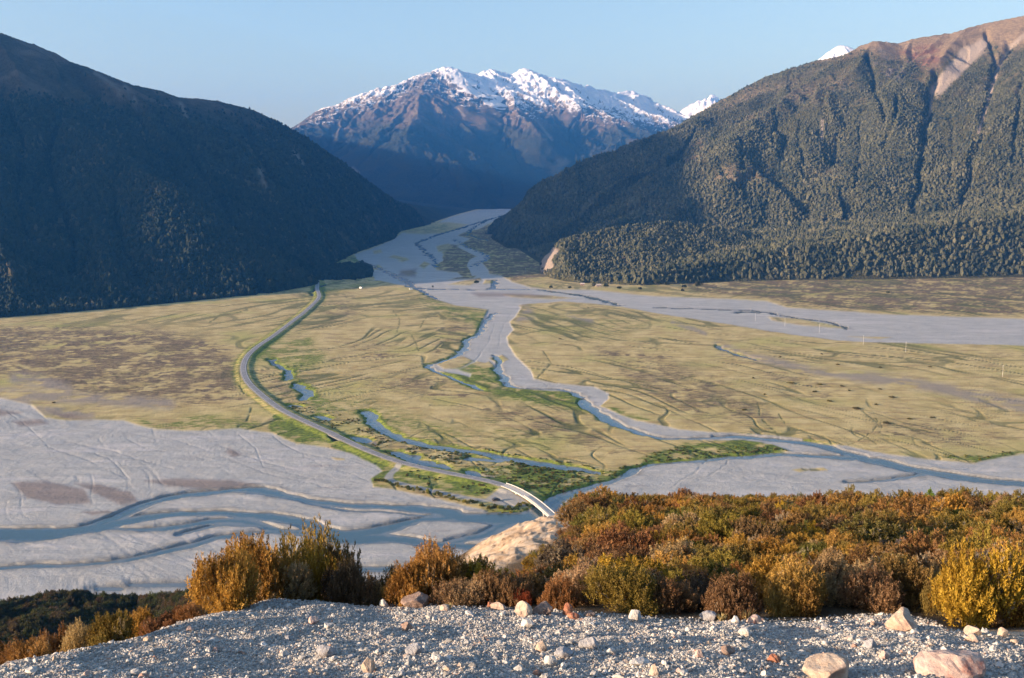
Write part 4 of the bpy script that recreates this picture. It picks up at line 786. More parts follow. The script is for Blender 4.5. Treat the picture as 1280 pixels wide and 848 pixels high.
def stones(name, n, r0, r1, seed, base, Ff, yr=(6.2, 15.0), pw=2.4):
    r = np.random.default_rng(seed); y = np.sqrt(r.uniform(yr[0]**2, yr[1]**2, n*2)); x = r.uniform(-0.60, 0.60, n*2)*y
    z = hz_vec(x, y); px, py = project(x, y, z)
    g = (py-np.interp(px, glx, gly) > r.uniform(-5, 6, n*2)) & (py < 900); x, y, z = x[g][:n], y[g][:n], z[g][:n]; n = len(x)
    pr = []
    for i in range(16):
        v = base*(1+0.18*r.standard_normal((len(base), 1)))*r.uniform(0.6, 1.2, 3); v[:, 2] *= 0.75; pr.append(v)
    pr = np.array(pr); sz = r0*(r1/r0)**(r.random(n)**pw)
    a = r.uniform(0, 6.283, n); ca, sa = np.cos(a)[:, None], np.sin(a)[:, None]; tl = r.normal(0, 0.35, n)[:, None]
    v = pr[r.integers(0, 16, n)]*sz[:, None, None]
    vx, vz = v[..., 0]*np.cos(tl)-v[..., 2]*np.sin(tl), v[..., 0]*np.sin(tl)+v[..., 2]*np.cos(tl)
    V = np.stack([vx*ca-v[..., 1]*sa+x[:, None], vx*sa+v[..., 1]*ca+y[:, None], vz+z[:, None]+sz[:, None]*0.25], -1).reshape(-1, 3)
    F2 = (Ff[None]+(np.arange(n)*len(base))[:, None, None]).reshape(-1, 3)
    t = np.clip(r.random(n)**0.9, 0, 1); t = np.where(t > 0.8, r.uniform(0.5, 1, n), t)
    o = link(name, np_mesh(name, V, F2, False, dict(tint=np.repeat(t, len(base)))), peb); props(o, kind='stuff'); return o
stones('gravel', int(135000*STN), 0.006, 0.019, 21, ICO1, ICO1F)
stones('gravel', 2600, 0.016, 0.045, 22, ICO2, ICO2F, pw=3.0)
tick('gravel')
def rock_mesh(name, w, h, seed, cuts=7):
    r = np.random.default_rng(seed); v, f = ico(4); v = v/np.linalg.norm(v, axis=1, keepdims=True)
    for k in range(cuts+5):                       # flat broken faces
        n = r.standard_normal(3); n /= np.linalg.norm(n); d = r.uniform(0.55, 0.88); s_ = v @ n; over = np.maximum(s_-d, 0); v = v-over[:, None]*n*0.97
    v[:, 0] *= w/2*r.uniform(1.05, 1.2); v[:, 1] *= w/2*r.uniform(0.75, 1.0); v[:, 2] *= h*0.72
    q = v/w*5; dn = fbm(q[:, 0]+q[:, 2]*0.7+seed, q[:, 1]-q[:, 2]*0.6, 5, seed)*0.05*w; v = v*(1+(dn/np.maximum(np.linalg.norm(v, axis=1), 1e-4))[:, None])
    return np_mesh(name, v, f, False)
def rock_mat(name, c1, c2, c3):
    m = M(name, 0.85, 0.25); tc = m.n.new('ShaderNodeTexCoord').outputs['Object']
    c_ = m.mix(m.ramp(m.noise(9, 5, 0.65, v=tc), 0.35, 0.65), c1, c2); c_ = m.mix(m.ramp(m.noise(3.5, 4, 0.6, v=tc), 0.52, 0.66), c_, c3)
    m.color(c_); m.bump(m.noise(28, 6, 0.7, v=tc), 0.7, 0.02); return m.m
RM = dict(orange=rock_mat('orange_rock', (0.40, 0.30, 0.22), (0.52, 0.43, 0.34), (0.32, 0.22, 0.17)), pale=rock_mat('pale_rock', (0.44, 0.42, 0.39), (0.58, 0.56, 0.52), (0.40, 0.33, 0.27)),
          pink=rock_mat('pink_rock', (0.42, 0.30, 0.25), (0.52, 0.42, 0.36), (0.30, 0.15, 0.12)), red=rock_mat('red_rock', (0.32, 0.12, 0.07), (0.42, 0.20, 0.12), (0.20, 0.09, 0.06)),
          grey=rock_mat('grey_rock', (0.25, 0.25, 0.26), (0.36, 0.36, 0.37), (0.20, 0.18, 0.17)), brown=rock_mat('brown_rock', (0.22, 0.15, 0.12), (0.32, 0.24, 0.19), (0.15, 0.10, 0.08)))
ROCKS = [(1130, 789, 42, 25, 'orange', 'big orange domed boulder half sunk at the gravel edge beside the yellow bush'), (1041, 853, 70, 24, 'orange', 'wide flat-topped tan boulder half buried near the bottom of the gravel'),
  (1196, 850, 92, 30, 'pink', 'widest boulder, pinkish and partly covered by gravel, low on the right'), (653, 772, 26, 15, 'orange', 'tan angular block beside the dark red-brown slab at the scrub edge'),
  (679, 769, 32, 13, 'brown', 'dark red-brown slab between the tan block and the orange-red stone'), (709, 771, 14, 15, 'red', 'upright orange-red stone at the end of the dark slab'), (717, 775, 18, 5, 'red', 'thin flat red stone in front of the upright orange-red one'),
  (795, 778, 19, 14, 'pale', 'pale wedge-shaped stone standing alone below the olive scrub'), (622, 764, 22, 9, 'orange', 'low tan stone left of the tan angular block'), (521, 761, 42, 14, 'brown', 'long grey-brown boulder lying under the golden plumed shrub'),
  (480, 757, 14, 8, 'pale', 'small pale stone at the left end of the long grey-brown boulder'), (556, 764, 16, 6, 'orange', 'flat yellowish stone at the right end of the long grey-brown boulder'), (613, 760, 12, 6, 'red', 'small red-brown stone behind the low tan stone'),
  (517, 819, 22, 12, 'grey', 'blue-grey stone with a pale lit top in the middle of the left gravel'), (460, 842, 19, 19, 'orange', 'squarish orange-brown stone near the bottom edge, left of middle'), (660, 786, 19, 13, 'pale', 'pale block in the gravel just below the tan angular block'),
  (677, 816, 17, 12, 'orange', 'light orange stone touching the pair of pale stones'), (688, 834, 19, 14, 'pale', 'whitish stone below the light orange stone'), (703, 825, 26, 11, 'grey', 'flat light grey slab right of the light orange stone'),
  (737, 813, 26, 13, 'grey', 'low grey pointed stone halfway down the middle of the gravel'), (763, 820, 15, 8, 'pale', 'small white stone right of the low grey pointed one'), (818, 846, 13, 12, 'orange', 'small orange stone at the bottom edge of the gravel'),
  (800, 833, 24, 6, 'pale', 'thin pale flake lying flat above the small orange stone'), (932, 797, 21, 10, 'pale', 'pale rounded stone alone in the gravel under the big tan shrub'), (920, 780, 13, 9, 'pale', 'left one of two pale stones at the dry grass tuft'),
  (944, 781, 21, 9, 'pink', 'pinkish right one of two stones at the dry grass tuft'), (888, 777, 25, 9, 'grey', 'grey slab at the foot of the dark shaded scrub'), (910, 820, 23, 8, 'brown', 'flat grey-brown stone with a reddish end, right of a pink one'),
  (874, 822, 13, 9, 'pink', 'small pink stone left of the flat grey-brown one'), (969, 830, 19, 10, 'red', 'dull red-brown stone between the pale rounded stone and the wide tan boulder'), (1090, 812, 18, 9, 'grey', 'grey stone in the gravel below the big orange boulder'),
  (1106, 826, 15, 11, 'pink', 'pinkish stone just below the grey stone, above the widest boulder'), (1182, 818, 12, 9, 'pale', 'pale stone directly above the widest boulder'), (1220, 795, 23, 10, 'orange', 'orange-white block beside the trunk of the yellow bush'),
  (1255, 797, 13, 11, 'orange', 'small orange block on the orange soil right of the yellow bush'), (1217, 805, 17, 8, 'orange', 'tan stone in front of the orange-white block'), (391, 781, 15, 8, 'pink', 'pink upper stone of two below the dark shrub on the left crest'),
  (410, 787, 15, 8, 'pale', 'pale lower stone of two below the dark shrub on the left crest'), (408, 821, 26, 12, 'grey', 'largest bluish stone on the left gravel'), (509, 790, 14, 10, 'brown', 'small purple-brown stone below the long grey-brown boulder'),
  (737, 772, 16, 6, 'brown', 'small brown stone right of the thin red one at the scrub edge'), (586, 770, 12, 6, 'pale', 'small pale stone in front of the yellowish flat stone')]
for i, (px, py, w, h, k, lab) in enumerate(ROCKS):
    p = on_hill(px, py); s_ = F/p[1]; nm = 'boulder' if w > 30 else 'stone'
    o = link(nm, rock_mesh(nm, w/s_, h/s_*1.25, 40+i), RM[k]); o.location = (p[0], p[1]+w/s_*0.25, p[2]+h/s_*0.28); o.rotation_euler = (0, 0, random.uniform(-0.5, 0.5))
    props(o, lab, nm, 'larger stones lying on the gravel')
SMALL = [(472, 807, 8, 'pale'), (544, 777, 9, 'pale'), (440, 824, 12, 'grey'), (699, 795, 11, 'pale'), (648, 840, 13, 'pale'), (831, 832, 12, 'pale'), (705, 835, 11, 'pale'), (1011, 817, 8, 'orange'), (1032, 787, 11, 'grey'), (951, 808, 9, 'pale'), (1111, 815, 8, 'pale'), (1138, 820, 10, 'pale'),
  (312, 771, 9, 'pale'), (238, 791, 9, 'pink'), (185, 803, 12, 'orange'), (418, 828, 10, 'pale'), (109, 846, 12, 'pink'), (170, 846, 15, 'pale'), (44, 829, 9, 'pale'), (68, 826, 9, 'orange'), (500, 846, 14, 'pale'), (580, 800, 9, 'pale'), (620, 822, 10, 'grey'), (560, 838, 10, 'orange'), (360, 800, 9, 'grey'), (330, 830, 11, 'pale'), (260, 815, 9, 'pale'),
  (860, 790, 9, 'pale'), (850, 842, 12, 'pink'), (760, 795, 8, 'grey'), (1000, 800, 8, 'pale'), (1060, 800, 9, 'pink'), (1160, 800, 8, 'pale'), (1240, 815, 10, 'pale'), (1268, 806, 10, 'orange'), (1250, 835, 12, 'pale'), (930, 842, 10, 'grey'), (886, 806, 8, 'orange'), (290, 845, 12, 'grey'), (390, 843, 10, 'orange')]
WORDS = dict(pale='small pale stone, one of many scattered over the grey gravel', grey='small grey stone, one of several darker ones scattered over the gravel', orange='small orange-tan stone, one of several scattered over the grey gravel', pink='small pinkish stone, one of a few scattered over the grey gravel')
for i, (px, py, w, k) in enumerate(SMALL):
    p = on_hill(px, py); s_ = F/p[1]; o = link('stone', rock_mesh('stone', w/s_, w*0.62/s_, 140+i), RM[k]); o.location = (p[0], p[1], p[2]+w/s_*0.2); o.rotation_euler = (0, 0, random.uniform(0, 6))
    props(o, WORDS[k], 'stone', 'small %s stones scattered on the gravel' % k)
tick('rocks')
# ---------------------------------------------------------------- shrubs
def plume_shrub(seed, plumes, leaves, leaf, spread=1.0, up=0.75, plen=0.34):
    """leafy mesh of a bushy shrub, radius 1, height 1: upright sprays of small stiff leaves on a dome; returns verts, tris, tint"""
    r = np.random.default_rng(seed)
    nl = r.integers(8, 13); lob = [(r.uniform(-0.62, 0.62), r.uniform(-0.62, 0.62), r.uniform(0.28, 0.55), r.uniform(0.50, 1.05)) for _ in range(nl)]+[(0, 0, 0.62, 0.85)]
    T = []; tint = []
    per = plumes//len(lob)
    for (lx, ly, lr, lh) in lob:
        lt = r.normal(0, 0.17)
        n = per
        th = r.uniform(0, 6.283, n); cz = r.uniform(-0.15, 1, n)**1.0; ph = np.arccos(np.clip(cz, -1, 1)); rad = r.uniform(0.55, 1.0, n)**0.6
        dx, dy, dz = np.sin(ph)*np.cos(th), np.sin(ph)*np.sin(th), np.cos(ph)
        cx = lx+dx*lr*rad*spread; cy = ly+dy*lr*rad*spread; cz_ = lh*0.42+dz*lh*0.52*rad
        ax = np.stack([dx*(1-up)+r.normal(0, .16, n), dy*(1-up)+r.normal(0, .16, n), np.abs(dz)*(1-up)+up+r.normal(0, .08, n)], -1); ax /= np.linalg.norm(ax, axis=1, keepdims=True)
        L = plen*r.uniform(0.5, 1.25, n)*(0.7+0.3*rad); w = L*r.uniform(0.22, 0.34, n)
        base = np.stack([cx, cy, cz_], -1)-ax*L[:, None]*0.6
        # leaves around each spray
        t = r.random((n, leaves)); a = r.uniform(0, 6.283, (n, leaves))
        u = np.cross(ax, [0.3, 0.5, 0.1]); u /= np.linalg.norm(u, axis=1, keepdims=True); v = np.cross(ax, u)
        rr_ = w[:, None]*np.sqrt(np.clip(1.05-t, 0, 1))*r.uniform(0.25, 1, (n, leaves))
        out = u[:, None]*np.cos(a)[..., None]+v[:, None]*np.sin(a)[..., None]
        p = base[:, None]+ax[:, None]*(t*L[:, None])[..., None]+out*rr_[..., None]*0.6
        d = out*0.75+ax[:, None]*0.8+r.normal(0, 0.25, (n, leaves, 3)); d /= np.linalg.norm(d, axis=2, keepdims=True)
        sd = np.cross(d, r.normal(0, 1, (n, leaves, 3))); sd /= np.linalg.norm(sd, axis=2, keepdims=True)
        ll = leaf*r.uniform(0.6, 1.4, (n, leaves))[..., None]
        tri = np.stack([p-sd*ll*0.24, p+sd*ll*0.24, p+d*ll], 2).reshape(-1, 3, 3); T.append(tri)
        tint.append(np.repeat(np.clip(0.5+lt+np.repeat(r.normal(0, 0.13, n), leaves)+r.normal(0, 0.06, n*leaves), 0, 1), 3))
    T = np.concatenate(T); V = T.reshape(-1, 3); V[:, 2] = np.maximum(V[:, 2], 0.0); return V, np.arange(len(V)).reshape(-1, 3), np.concatenate(tint)
def tube(path, rad, seg=5):
    V = []; P = np.array(path); 
    for i, p in enumerate(P):
        d = P[min(i+1, len(P)-1)]-P[max(i-1, 0)]; d = d/(np.linalg.norm(d)+1e-9); u = np.cross(d, [0.21, 0.9, 0.3]); u /= np.linalg.norm(u); v = np.cross(d, u)
        for k in range(seg): a = 6.283*k/seg; V.append(p+(u*math.cos(a)+v*math.sin(a))*rad[i])
    Fq = [[i*seg+k, i*seg+(k+1) % seg, (i+1)*seg+(k+1) % seg, (i+1)*seg+k] for i in range(len(P)-1) for k in range(seg)]
    return np.array(V), np.array(Fq)
def join_tubes(name, L):
    V = []; Q = []; n = 0
    for v, f in L: V.append(v); Q.append(f+n); n += len(v)
    return np_mesh(name, np.concatenate(V), np.concatenate(Q), True)
def branch_mesh(name, seed, n=11):
    r = np.random.default_rng(seed); L = []
    for i in range(n):
        a = r.uniform(0, 6.283); q = r.uniform(0.25, 0.75); e = np.array([math.cos(a)*q, math.sin(a)*q, r.uniform(0.45, 0.85)]); m_ = e*0.45+np.array([*r.normal(0, .05, 2), 0.02])
        L.append(tube([np.array([e[0]*0.06, e[1]*0.06, -0.12]), m_, e*0.75+np.array([0, 0, .03]), e], [0.032, 0.022, 0.013, 0.005]))
        for j in range(2):
            b = m_+np.array([*r.normal(0, .22, 2), r.uniform(0.15, 0.4)]); L.append(tube([m_, (m_+b)/2+[0, 0, .02], b], [0.014, 0.009, 0.003], 4))
    return join_tubes(name, L)
def leaf_mat(name, base=None, stem=False):
    m = M(name, 0.65, 0.25); t = m.attr('tint')
    if base is None:
        oi = m.n.new('ShaderNodeObjectInfo'); c_ = m.mix(m.attr('inst', 'INSTANCER'), oi.outputs['Color'], m.attr('tone', 'INSTANCER', 'Color'))
    else: c_ = base
    c_ = m.mul(c_, m.mix(t, (0.42, 0.36, 0.34), (1.55, 1.62, 1.5))) 
    c_ = m.mix(m.ramp(t, 0.86, 1.0), c_, (0.30, 0.24, 0.16))
    m.color(c_)
    tr = m.n.new('ShaderNodeBsdfTranslucent'); m.l(c_ if not isinstance(c_, tuple) else m.grey(1), tr.inputs[0]); mx = m.n.new('ShaderNodeMixShader'); mx.inputs[0].default_value = 0.28
    m.l(m.b.outputs[0], mx.inputs[1]); m.l(tr.outputs[0], mx.inputs[2]); m.l(mx.outputs[0], m.out.inputs[0]); return m.m
LEAF = leaf_mat('shrub_leaves'); WOOD = M('shrub_wood', 0.9, 0.1); WOOD.color(WOOD.mix(WOOD.noise(20, 4), (0.06, 0.045, 0.035), (0.17, 0.14, 0.11))); WOOD = WOOD.m
NEARP = []; MIDP = []; FARP = []
for i in range(8):
    V, Fq, t = plume_shrub(500+i, 900, 44, 0.042, plen=0.28 if i % 2 else 0.40, up=0.45+0.045*i); NEARP.append((np_mesh('foliage', V, Fq, False, dict(tint=t)), branch_mesh('branches', 600+i), float(np.percentile(V[:, 2], 99.7))))
for i in range(8):
    V, Fq, t = plume_shrub(520+i, 520, 30, 0.052, plen=0.20, up=0.28+0.03*i); MIDP.append(np_mesh('heath_shrub', V, Fq, False, dict(tint=t)))
for a, b, _t in NEARP: a.materials.append(LEAF); b.materials.append(WOOD)
for a in MIDP: a.materials.append(LEAF)
tick('shrub kinds')
PAL = dict(golden=(0.35, 0.195, 0.045), rust=(0.25, 0.125, 0.045), olive=(0.215, 0.155, 0.035), brown=(0.22, 0.13, 0.055), green=(0.145, 0.13, 0.028), yellow=(0.40, 0.245, 0.03), dark=(0.10, 0.07, 0.04), tan=(0.34, 0.22, 0.11), grey=(0.17, 0.14, 0.105), red=(0.33, 0.08, 0.03))
def jitter(c_, r): k = r.uniform(0.85, 1.15); return (c_[0]*k, c_[1]*k*r.uniform(0.92, 1.08), c_[2]*k*r.uniform(0.8, 1.2), 1)
SR_ = np.random.default_rng(77)
def big_shrub(px, row_top, row_base, Yd, wpx, col, lab, k, group='heath shrubs along the top of the gravel bank', name='heath_shrub'):
    """a near shrub with its foliage and branches as parts; width and top are read at its own distance"""
    gr_ = float(np.interp(px, glx, gly)); Yd = Yp(px, gr_)+0.25+(0.55 if px < 600 else 0.35)*(k % 3)+wpx/260.0; row_base = min(row_base, gr_)
    s_ = F/Yd; b = W(px, row_base, Yd); top = W(px, row_top, Yd)[2]; z0 = hz_at(b[0], Yd)-0.05; hgt = top-z0
    root = bpy.data.objects.new(name, None); C.objects.link(root); root.location = (b[0], Yd, z0); root.rotation_euler = (0, 0, k*1.3); top_ = NEARP[k % 8][2]; root.scale = (wpx/s_/1.55, wpx/s_/1.55, hgt/top_); root.empty_display_size = 0.3
    props(root, lab, 'shrub', group)
    fm, bmh, _t = NEARP[k % 8]; f_ = bpy.data.objects.new('foliage', fm); C.objects.link(f_); f_.parent = root; f_.color = jitter(PAL[col], SR_)
    b_ = bpy.data.objects.new('branches', bmh); C.objects.link(b_); b_.parent = root
    return (b[0], Yd, wpx/s_/3)
BIG = [(282, 692, 770, 15.9, 78, 'golden', 'golden shrub forming the left end of the big clump on the gravel crest'), (318, 676, 765, 16.8, 92, 'golden', 'tall golden shrub near the middle of the big clump on the gravel crest'),
  (362, 664, 762, 17.0, 100, 'olive', 'tallest olive-gold shrub at the top of the big clump on the gravel crest'), (345, 706, 765, 15.6, 84, 'tan', 'low tan feathery shrub at the front foot of the big crest clump'), (398, 690, 762, 16.4, 70, 'yellow', 'yellow-tipped shrub in front of the dark end of the crest clump'), (412, 683, 764, 17.3, 84, 'dark', 'dark brown shaded shrub on the right side of the crest clump'),  # last one and the next: clump's shaded side put into leaf colour
  (438, 702, 766, 16.9, 62, 'dark', 'nearly black shaded shrub closing the right end of the crest clump'), (462, 724, 768, 16.6, 44, 'tan', 'small tan wispy shrub right of the black one'), (488, 712, 770, 17.2, 52, 'brown', 'brown-gold shrub between the wispy tan one and the golden plumes'),
  (518, 700, 772, 16.6, 58, 'golden', 'left golden shrub of the tall plumed pair above the long boulder'), (556, 677, 772, 17.2, 66, 'golden', 'tall golden shrub with upright plumes above the long boulder'), (596, 700, 774, 17.4, 60, 'olive', 'dark olive shrub right of the golden plumes'), (575, 724, 770, 15.9, 52, 'tan', 'bronze feathery shrub at the foot of the golden plumes'),
  (632, 716, 776, 16.9, 66, 'brown', 'brown shrub behind the low tan stone'), (668, 722, 776, 16.2, 60, 'brown', 'dark brown shrub behind the tan angular block'), (700, 724, 778, 16.0, 48, 'rust', 'rust-brown shrub behind the dark red slab'), (655, 738, 772, 15.2, 22, 'red', 'small bright red-leaved shrub glowing in the dark scrub'),
  (735, 706, 780, 16.8, 80, 'tan', 'wide feathery tan shrub left of the yellow-green one'), (780, 716, 782, 16.4, 80, 'olive', 'yellow-green shrub with a dark base above the wedge stone'), (828, 722, 784, 16.3, 76, 'brown', 'low shaded shrub right of the yellow-green one'), (872, 728, 784, 15.8, 84, 'dark', 'widest dark shaded shrub at the edge of the gravel'), (915, 726, 784, 15.8, 66, 'brown', 'dark brown shrub between the shaded one and the big tan one'),
  (985, 706, 784, 15.6, 90, 'golden', 'large golden-brown shrub left half of the broad thicket above the gravel'), (1042, 696, 780, 15.9, 100, 'tan', 'broadest tan feathery shrub in the middle of the near thicket'), (1085, 716, 778, 15.4, 72, 'brown', 'brown shrub behind the big orange boulder, left side'), (1128, 702, 778, 15.9, 84, 'brown', 'grey-brown shrub behind the big orange boulder, right side'),
  (1180, 706, 794, 14.6, 46, 'olive', 'narrow olive-yellow shrub leaning out at the left of the yellow bush'), (1215, 684, 792, 14.4, 96, 'yellow', 'bright yellow bush with tall spires at the right edge of the gravel'), (1258, 704, 794, 14.2, 76, 'golden', 'orange-gold bush right of the bright yellow one at the frame edge'), (1292, 690, 796, 14.4, 70, 'golden', 'golden bush cut off by the right frame edge'),
  (240, 756, 800, 13.6, 46, 'rust', 'low rust-orange shrub at the left foot of the big crest clump'), (205, 770, 806, 13.4, 46, 'rust', 'low rust-orange shrub second from the big crest clump'), (172, 764, 812, 13.8, 44, 'golden', 'small golden shrub above the gravel rim on the left'), (142, 766, 818, 13.2, 50, 'olive', 'dark-topped olive shrub on the left gravel rim'),
  (108, 780, 824, 12.4, 46, 'tan', 'tan twiggy shrub on the left gravel rim, next to the olive one'), (74, 786, 830, 11.8, 44, 'rust', 'rust-brown shrub on the left gravel rim'), (40, 798, 838, 11.2, 46, 'golden', 'golden-tipped shrub near the left frame edge'), (8, 806, 846, 10.6, 46, 'rust', 'red-brown shrub at the left frame edge')]
taken = []
for i, b in enumerate(BIG): taken.append(big_shrub(*b[:7], k=i) if False else big_shrub(b[0], b[1], b[2], b[3], b[4], b[5], b[6], i))
tick('big shrubs')
# the dense scrub on the shoulder behind them
cand = []; cell = {}
def try_add(x, y, r_):
    key = (int(x//2), int(y//2))
    for i in (-1, 0, 1):
        for j in (-1, 0, 1):
            for (a, b, c_) in cell.get((key[0]+i, key[1]+j), ()):
                if (a-x)**2+(b-y)**2 < ((r_+c_)*0.60)**2: return False
    cell.setdefault(key, []).append((x, y, r_)); return True
for t_ in taken: cell.setdefault((int(t_[0]//2), int(t_[1]//2)), []).append(t_)
eN = 0
NC = 60000; cy_ = np.sqrt(SR_.uniform(12.2**2, 98**2, NC)); cx_ = SR_.uniform(-0.16, 0.60, NC)*cy_; cs_ = np.abs(seg_signed(cx_, cy_, EDGE)); cs_ = np.where(inside(cx_, cy_, EDGE+[(330, -200), (-60, -200)]), -cs_, cs_); cz_ = hz_vec(cx_, cy_); cpx, cpy = project(cx_, cy_, cz_)
ok_ = (cs_ < np.where(cy_ < 30, 3.5, 2.5)) & (cpx < 1380) & (cpy < np.interp(cpx, glx, gly)-2)
bq = poly_mask(cpx, cpy, [(540, 730), (600, 680), (650, 655), (690, 626), (722, 606), (724, 640), (714, 662), (680, 676), (648, 692), (618, 706), (580, 725)], 3)
ok_ &= ~((cpx < 745) & (cy_ > 24) & (bq > 0.4) & (cy_ > 0)) & ~(poly_mask(cpx, cpy, clear, 3) > 0.5)
cn_ = perlin(cx_/7, cy_/7, 91); cr_ = np.clip(SR_.lognormal(-0.42, 0.28, NC), 0.34, 1.2)*np.interp(cy_, [13, 25, 50, 80], [0.62, 0.85, 1.1, 1.25])
ok_ &= ~((cpx < 655) & (cy_ > 19))
for q_ in (0.5, 0.95, 1.35):
    tpx, tpy = project(cx_, cy_, cz_+cr_*q_); ok_ &= ~((cy_ > 15) & (cpx < 745) & (poly_mask(tpx, tpy, [(560, 690), (603, 672), (650, 645), (690, 612), (724, 600), (724, 640), (714, 662), (680, 676), (648, 692), (618, 706), (580, 715)], 3) > 0.4))
for i in np.nonzero(ok_)[0]:
    if try_add(cx_[i], cy_[i], cr_[i]): cand.append((cy_[i], cx_[i], cz_[i], cr_[i], float(cpx[i]), float(cpy[i]), float(cn_[i])))
cand.sort(key=lambda c_: -c_[3]/c_[0])
print('scrub', len(cand))
names = ['golden', 'rust', 'olive', 'brown', 'tan', 'green', 'yellow', 'dark', 'grey']
def pick(n_, y, px):
    w = np.array([0.26, 0.14, 0.28, 0.13, 0.08, 0.07, 0.03, 0.02, 0.02]); w = w*np.exp(np.array([0.5, -1.4, 0.9, -1.0, 0.3, 0.6, 1.2, -0.6, -0.5])*n_*1.6); return names[SR_.choice(9, p=w/w.sum())]
ADJ = dict(golden='golden', rust='rust-brown', olive='olive-green', brown='dull brown', tan='tan', green='dark green', yellow='bright yellow-green', dark='dark brown', grey='grey twiggy')
indiv = cand[:285]; rest = cand[285:]
for (y, x, z, r_, px, py, n_) in indiv:
    col = pick(n_, y, px); o = bpy.data.objects.new('heath_shrub', MIDP[SR_.integers(0, 8)]); C.objects.link(o); o.color = jitter(PAL[col], SR_)
    hh = r_*SR_.uniform(0.9, 1.4); o.location = (x, y, z-0.08); o.rotation_euler = (0, 0, SR_.uniform(0, 6.28)); o.scale = (r_*1.12, r_*1.12, hh)
    zone = 'front' if y < 24 else ('middle' if y < 42 else 'back'); side = 'near the bluff' if px < 820 else ('halfway across' if px < 1050 else 'above the yellow bush')
    props(o, '%s shrub in dense heath, %s of the slope, %s' % (ADJ[col], zone, side), 'shrub', '%s shrubs, %s of the heath slope, %s' % (ADJ[col], zone, side))
SRC = []
for k in range(8): SRC.append(next(o for o in bpy.data.objects if o.data is MIDP[k]))
def scrub(name, L, mat, seed, palette):
    """scrub too plentiful to count: copies of the shrub shapes spread over points"""
    r = np.random.default_rng(seed); n = len(L); A = np.array([[x, y, z, a, b] for (x, y, z, a, b, c_) in L]); col = np.array([c_[:3] for *_, c_ in L])
    me = bpy.data.meshes.new(name); me.vertices.add(n); me.vertices.foreach_set('co', A[:, :3].astype(np.float32).ravel())
    def at(nm, tp, fld, v): q = me.attributes.new(nm, tp, 'POINT'); q.data.foreach_set(fld, v.ravel())
    at('tone', 'FLOAT_VECTOR', 'vector', col.astype(np.float32)); at('size', 'FLOAT_VECTOR', 'vector', np.stack([A[:, 3], A[:, 3], A[:, 4]], 1).astype(np.float32)); at('spin', 'FLOAT_VECTOR', 'vector', np.stack([0*A[:, 0], 0*A[:, 0], r.uniform(0, 6.28, n)], 1).astype(np.float32)); at('pick', 'INT', 'value', r.integers(0, 8, n).astype(np.int32)); at('inst', 'FLOAT', 'value', np.ones(n, np.float32))
    o = link(name, me); props(o, kind='stuff')
    g = bpy.data.node_groups.new(name, 'GeometryNodeTree'); g.interface.new_socket('Geometry', in_out='INPUT', socket_type='NodeSocketGeometry'); g.interface.new_socket('Geometry', in_out='OUTPUT', socket_type='NodeSocketGeometry')
    N = g.nodes.new; gi = N('NodeGroupInput'); go = N('NodeGroupOutput'); jn = N('GeometryNodeJoinGeometry'); pts = N('GeometryNodeMeshToPoints'); g.links.new(gi.outputs[0], pts.inputs[0])
    def na(nm, tp): q = N('GeometryNodeInputNamedAttribute'); q.data_type = tp; q.inputs[0].default_value = nm; return q.outputs[0]
    sz, sp_, pk = na('size', 'FLOAT_VECTOR'), na('spin', 'FLOAT_VECTOR'), na('pick', 'INT')
    for k in range(8):
        oi = N('GeometryNodeObjectInfo'); oi.transform_space = 'ORIGINAL'; oi.inputs['Object'].default_value = SRC[k]; oi.inputs['As Instance'].default_value = True
        cp = N('FunctionNodeCompare'); cp.data_type = 'INT'; cp.operation = 'EQUAL'; g.links.new(pk, cp.inputs[2]); cp.inputs[3].default_value = k
        ip = N('GeometryNodeInstanceOnPoints'); g.links.new(pts.outputs[0], ip.inputs['Points']); g.links.new(cp.outputs[0], ip.inputs['Selection']); g.links.new(oi.outputs['Geometry'], ip.inputs['Instance']); g.links.new(sp_, ip.inputs['Rotation']); g.links.new(sz, ip.inputs['Scale']); g.links.new(ip.outputs[0], jn.inputs[0])
    g.links.new(jn.outputs[0], go.inputs[0]); md = o.modifiers.new('scatter', 'NODES'); md.node_group = g; return o
SCR = LEAF
scrub('scrub', [(x, y, z-0.1, r_*1.15, r_*SR_.uniform(0.95, 1.4), jitter(PAL[pick(n_, y, px)], SR_)) for (y, x, z, r_, px, py, n_) in rest], SCR, 5, None)
# dark scrub on the shaded spur, low on the left
L = []; r = np.random.default_rng(9)
yq = np.sqrt(r.uniform(60**2, 262**2, 40000)); xq = r.uniform(-0.62, -0.05, 40000)*yq; zq = hz_vec(xq, yq); pxq, pyq = project(xq, yq, zq)
for i in np.nonzero((zq > 20) & (pxq > -30) & (pxq < 480) & (pyq > 715) & (pyq < 850))[0]:
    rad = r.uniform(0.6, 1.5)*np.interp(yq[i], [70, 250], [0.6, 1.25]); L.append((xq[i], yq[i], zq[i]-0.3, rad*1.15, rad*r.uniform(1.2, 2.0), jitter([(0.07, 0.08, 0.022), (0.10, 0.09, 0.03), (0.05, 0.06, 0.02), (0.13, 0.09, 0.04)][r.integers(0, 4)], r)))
r.shuffle(L); L = L[:9000]; print('dark scrub', len(L)); scrub('scrub', L, SCR, 6, None)
tick('scrub')
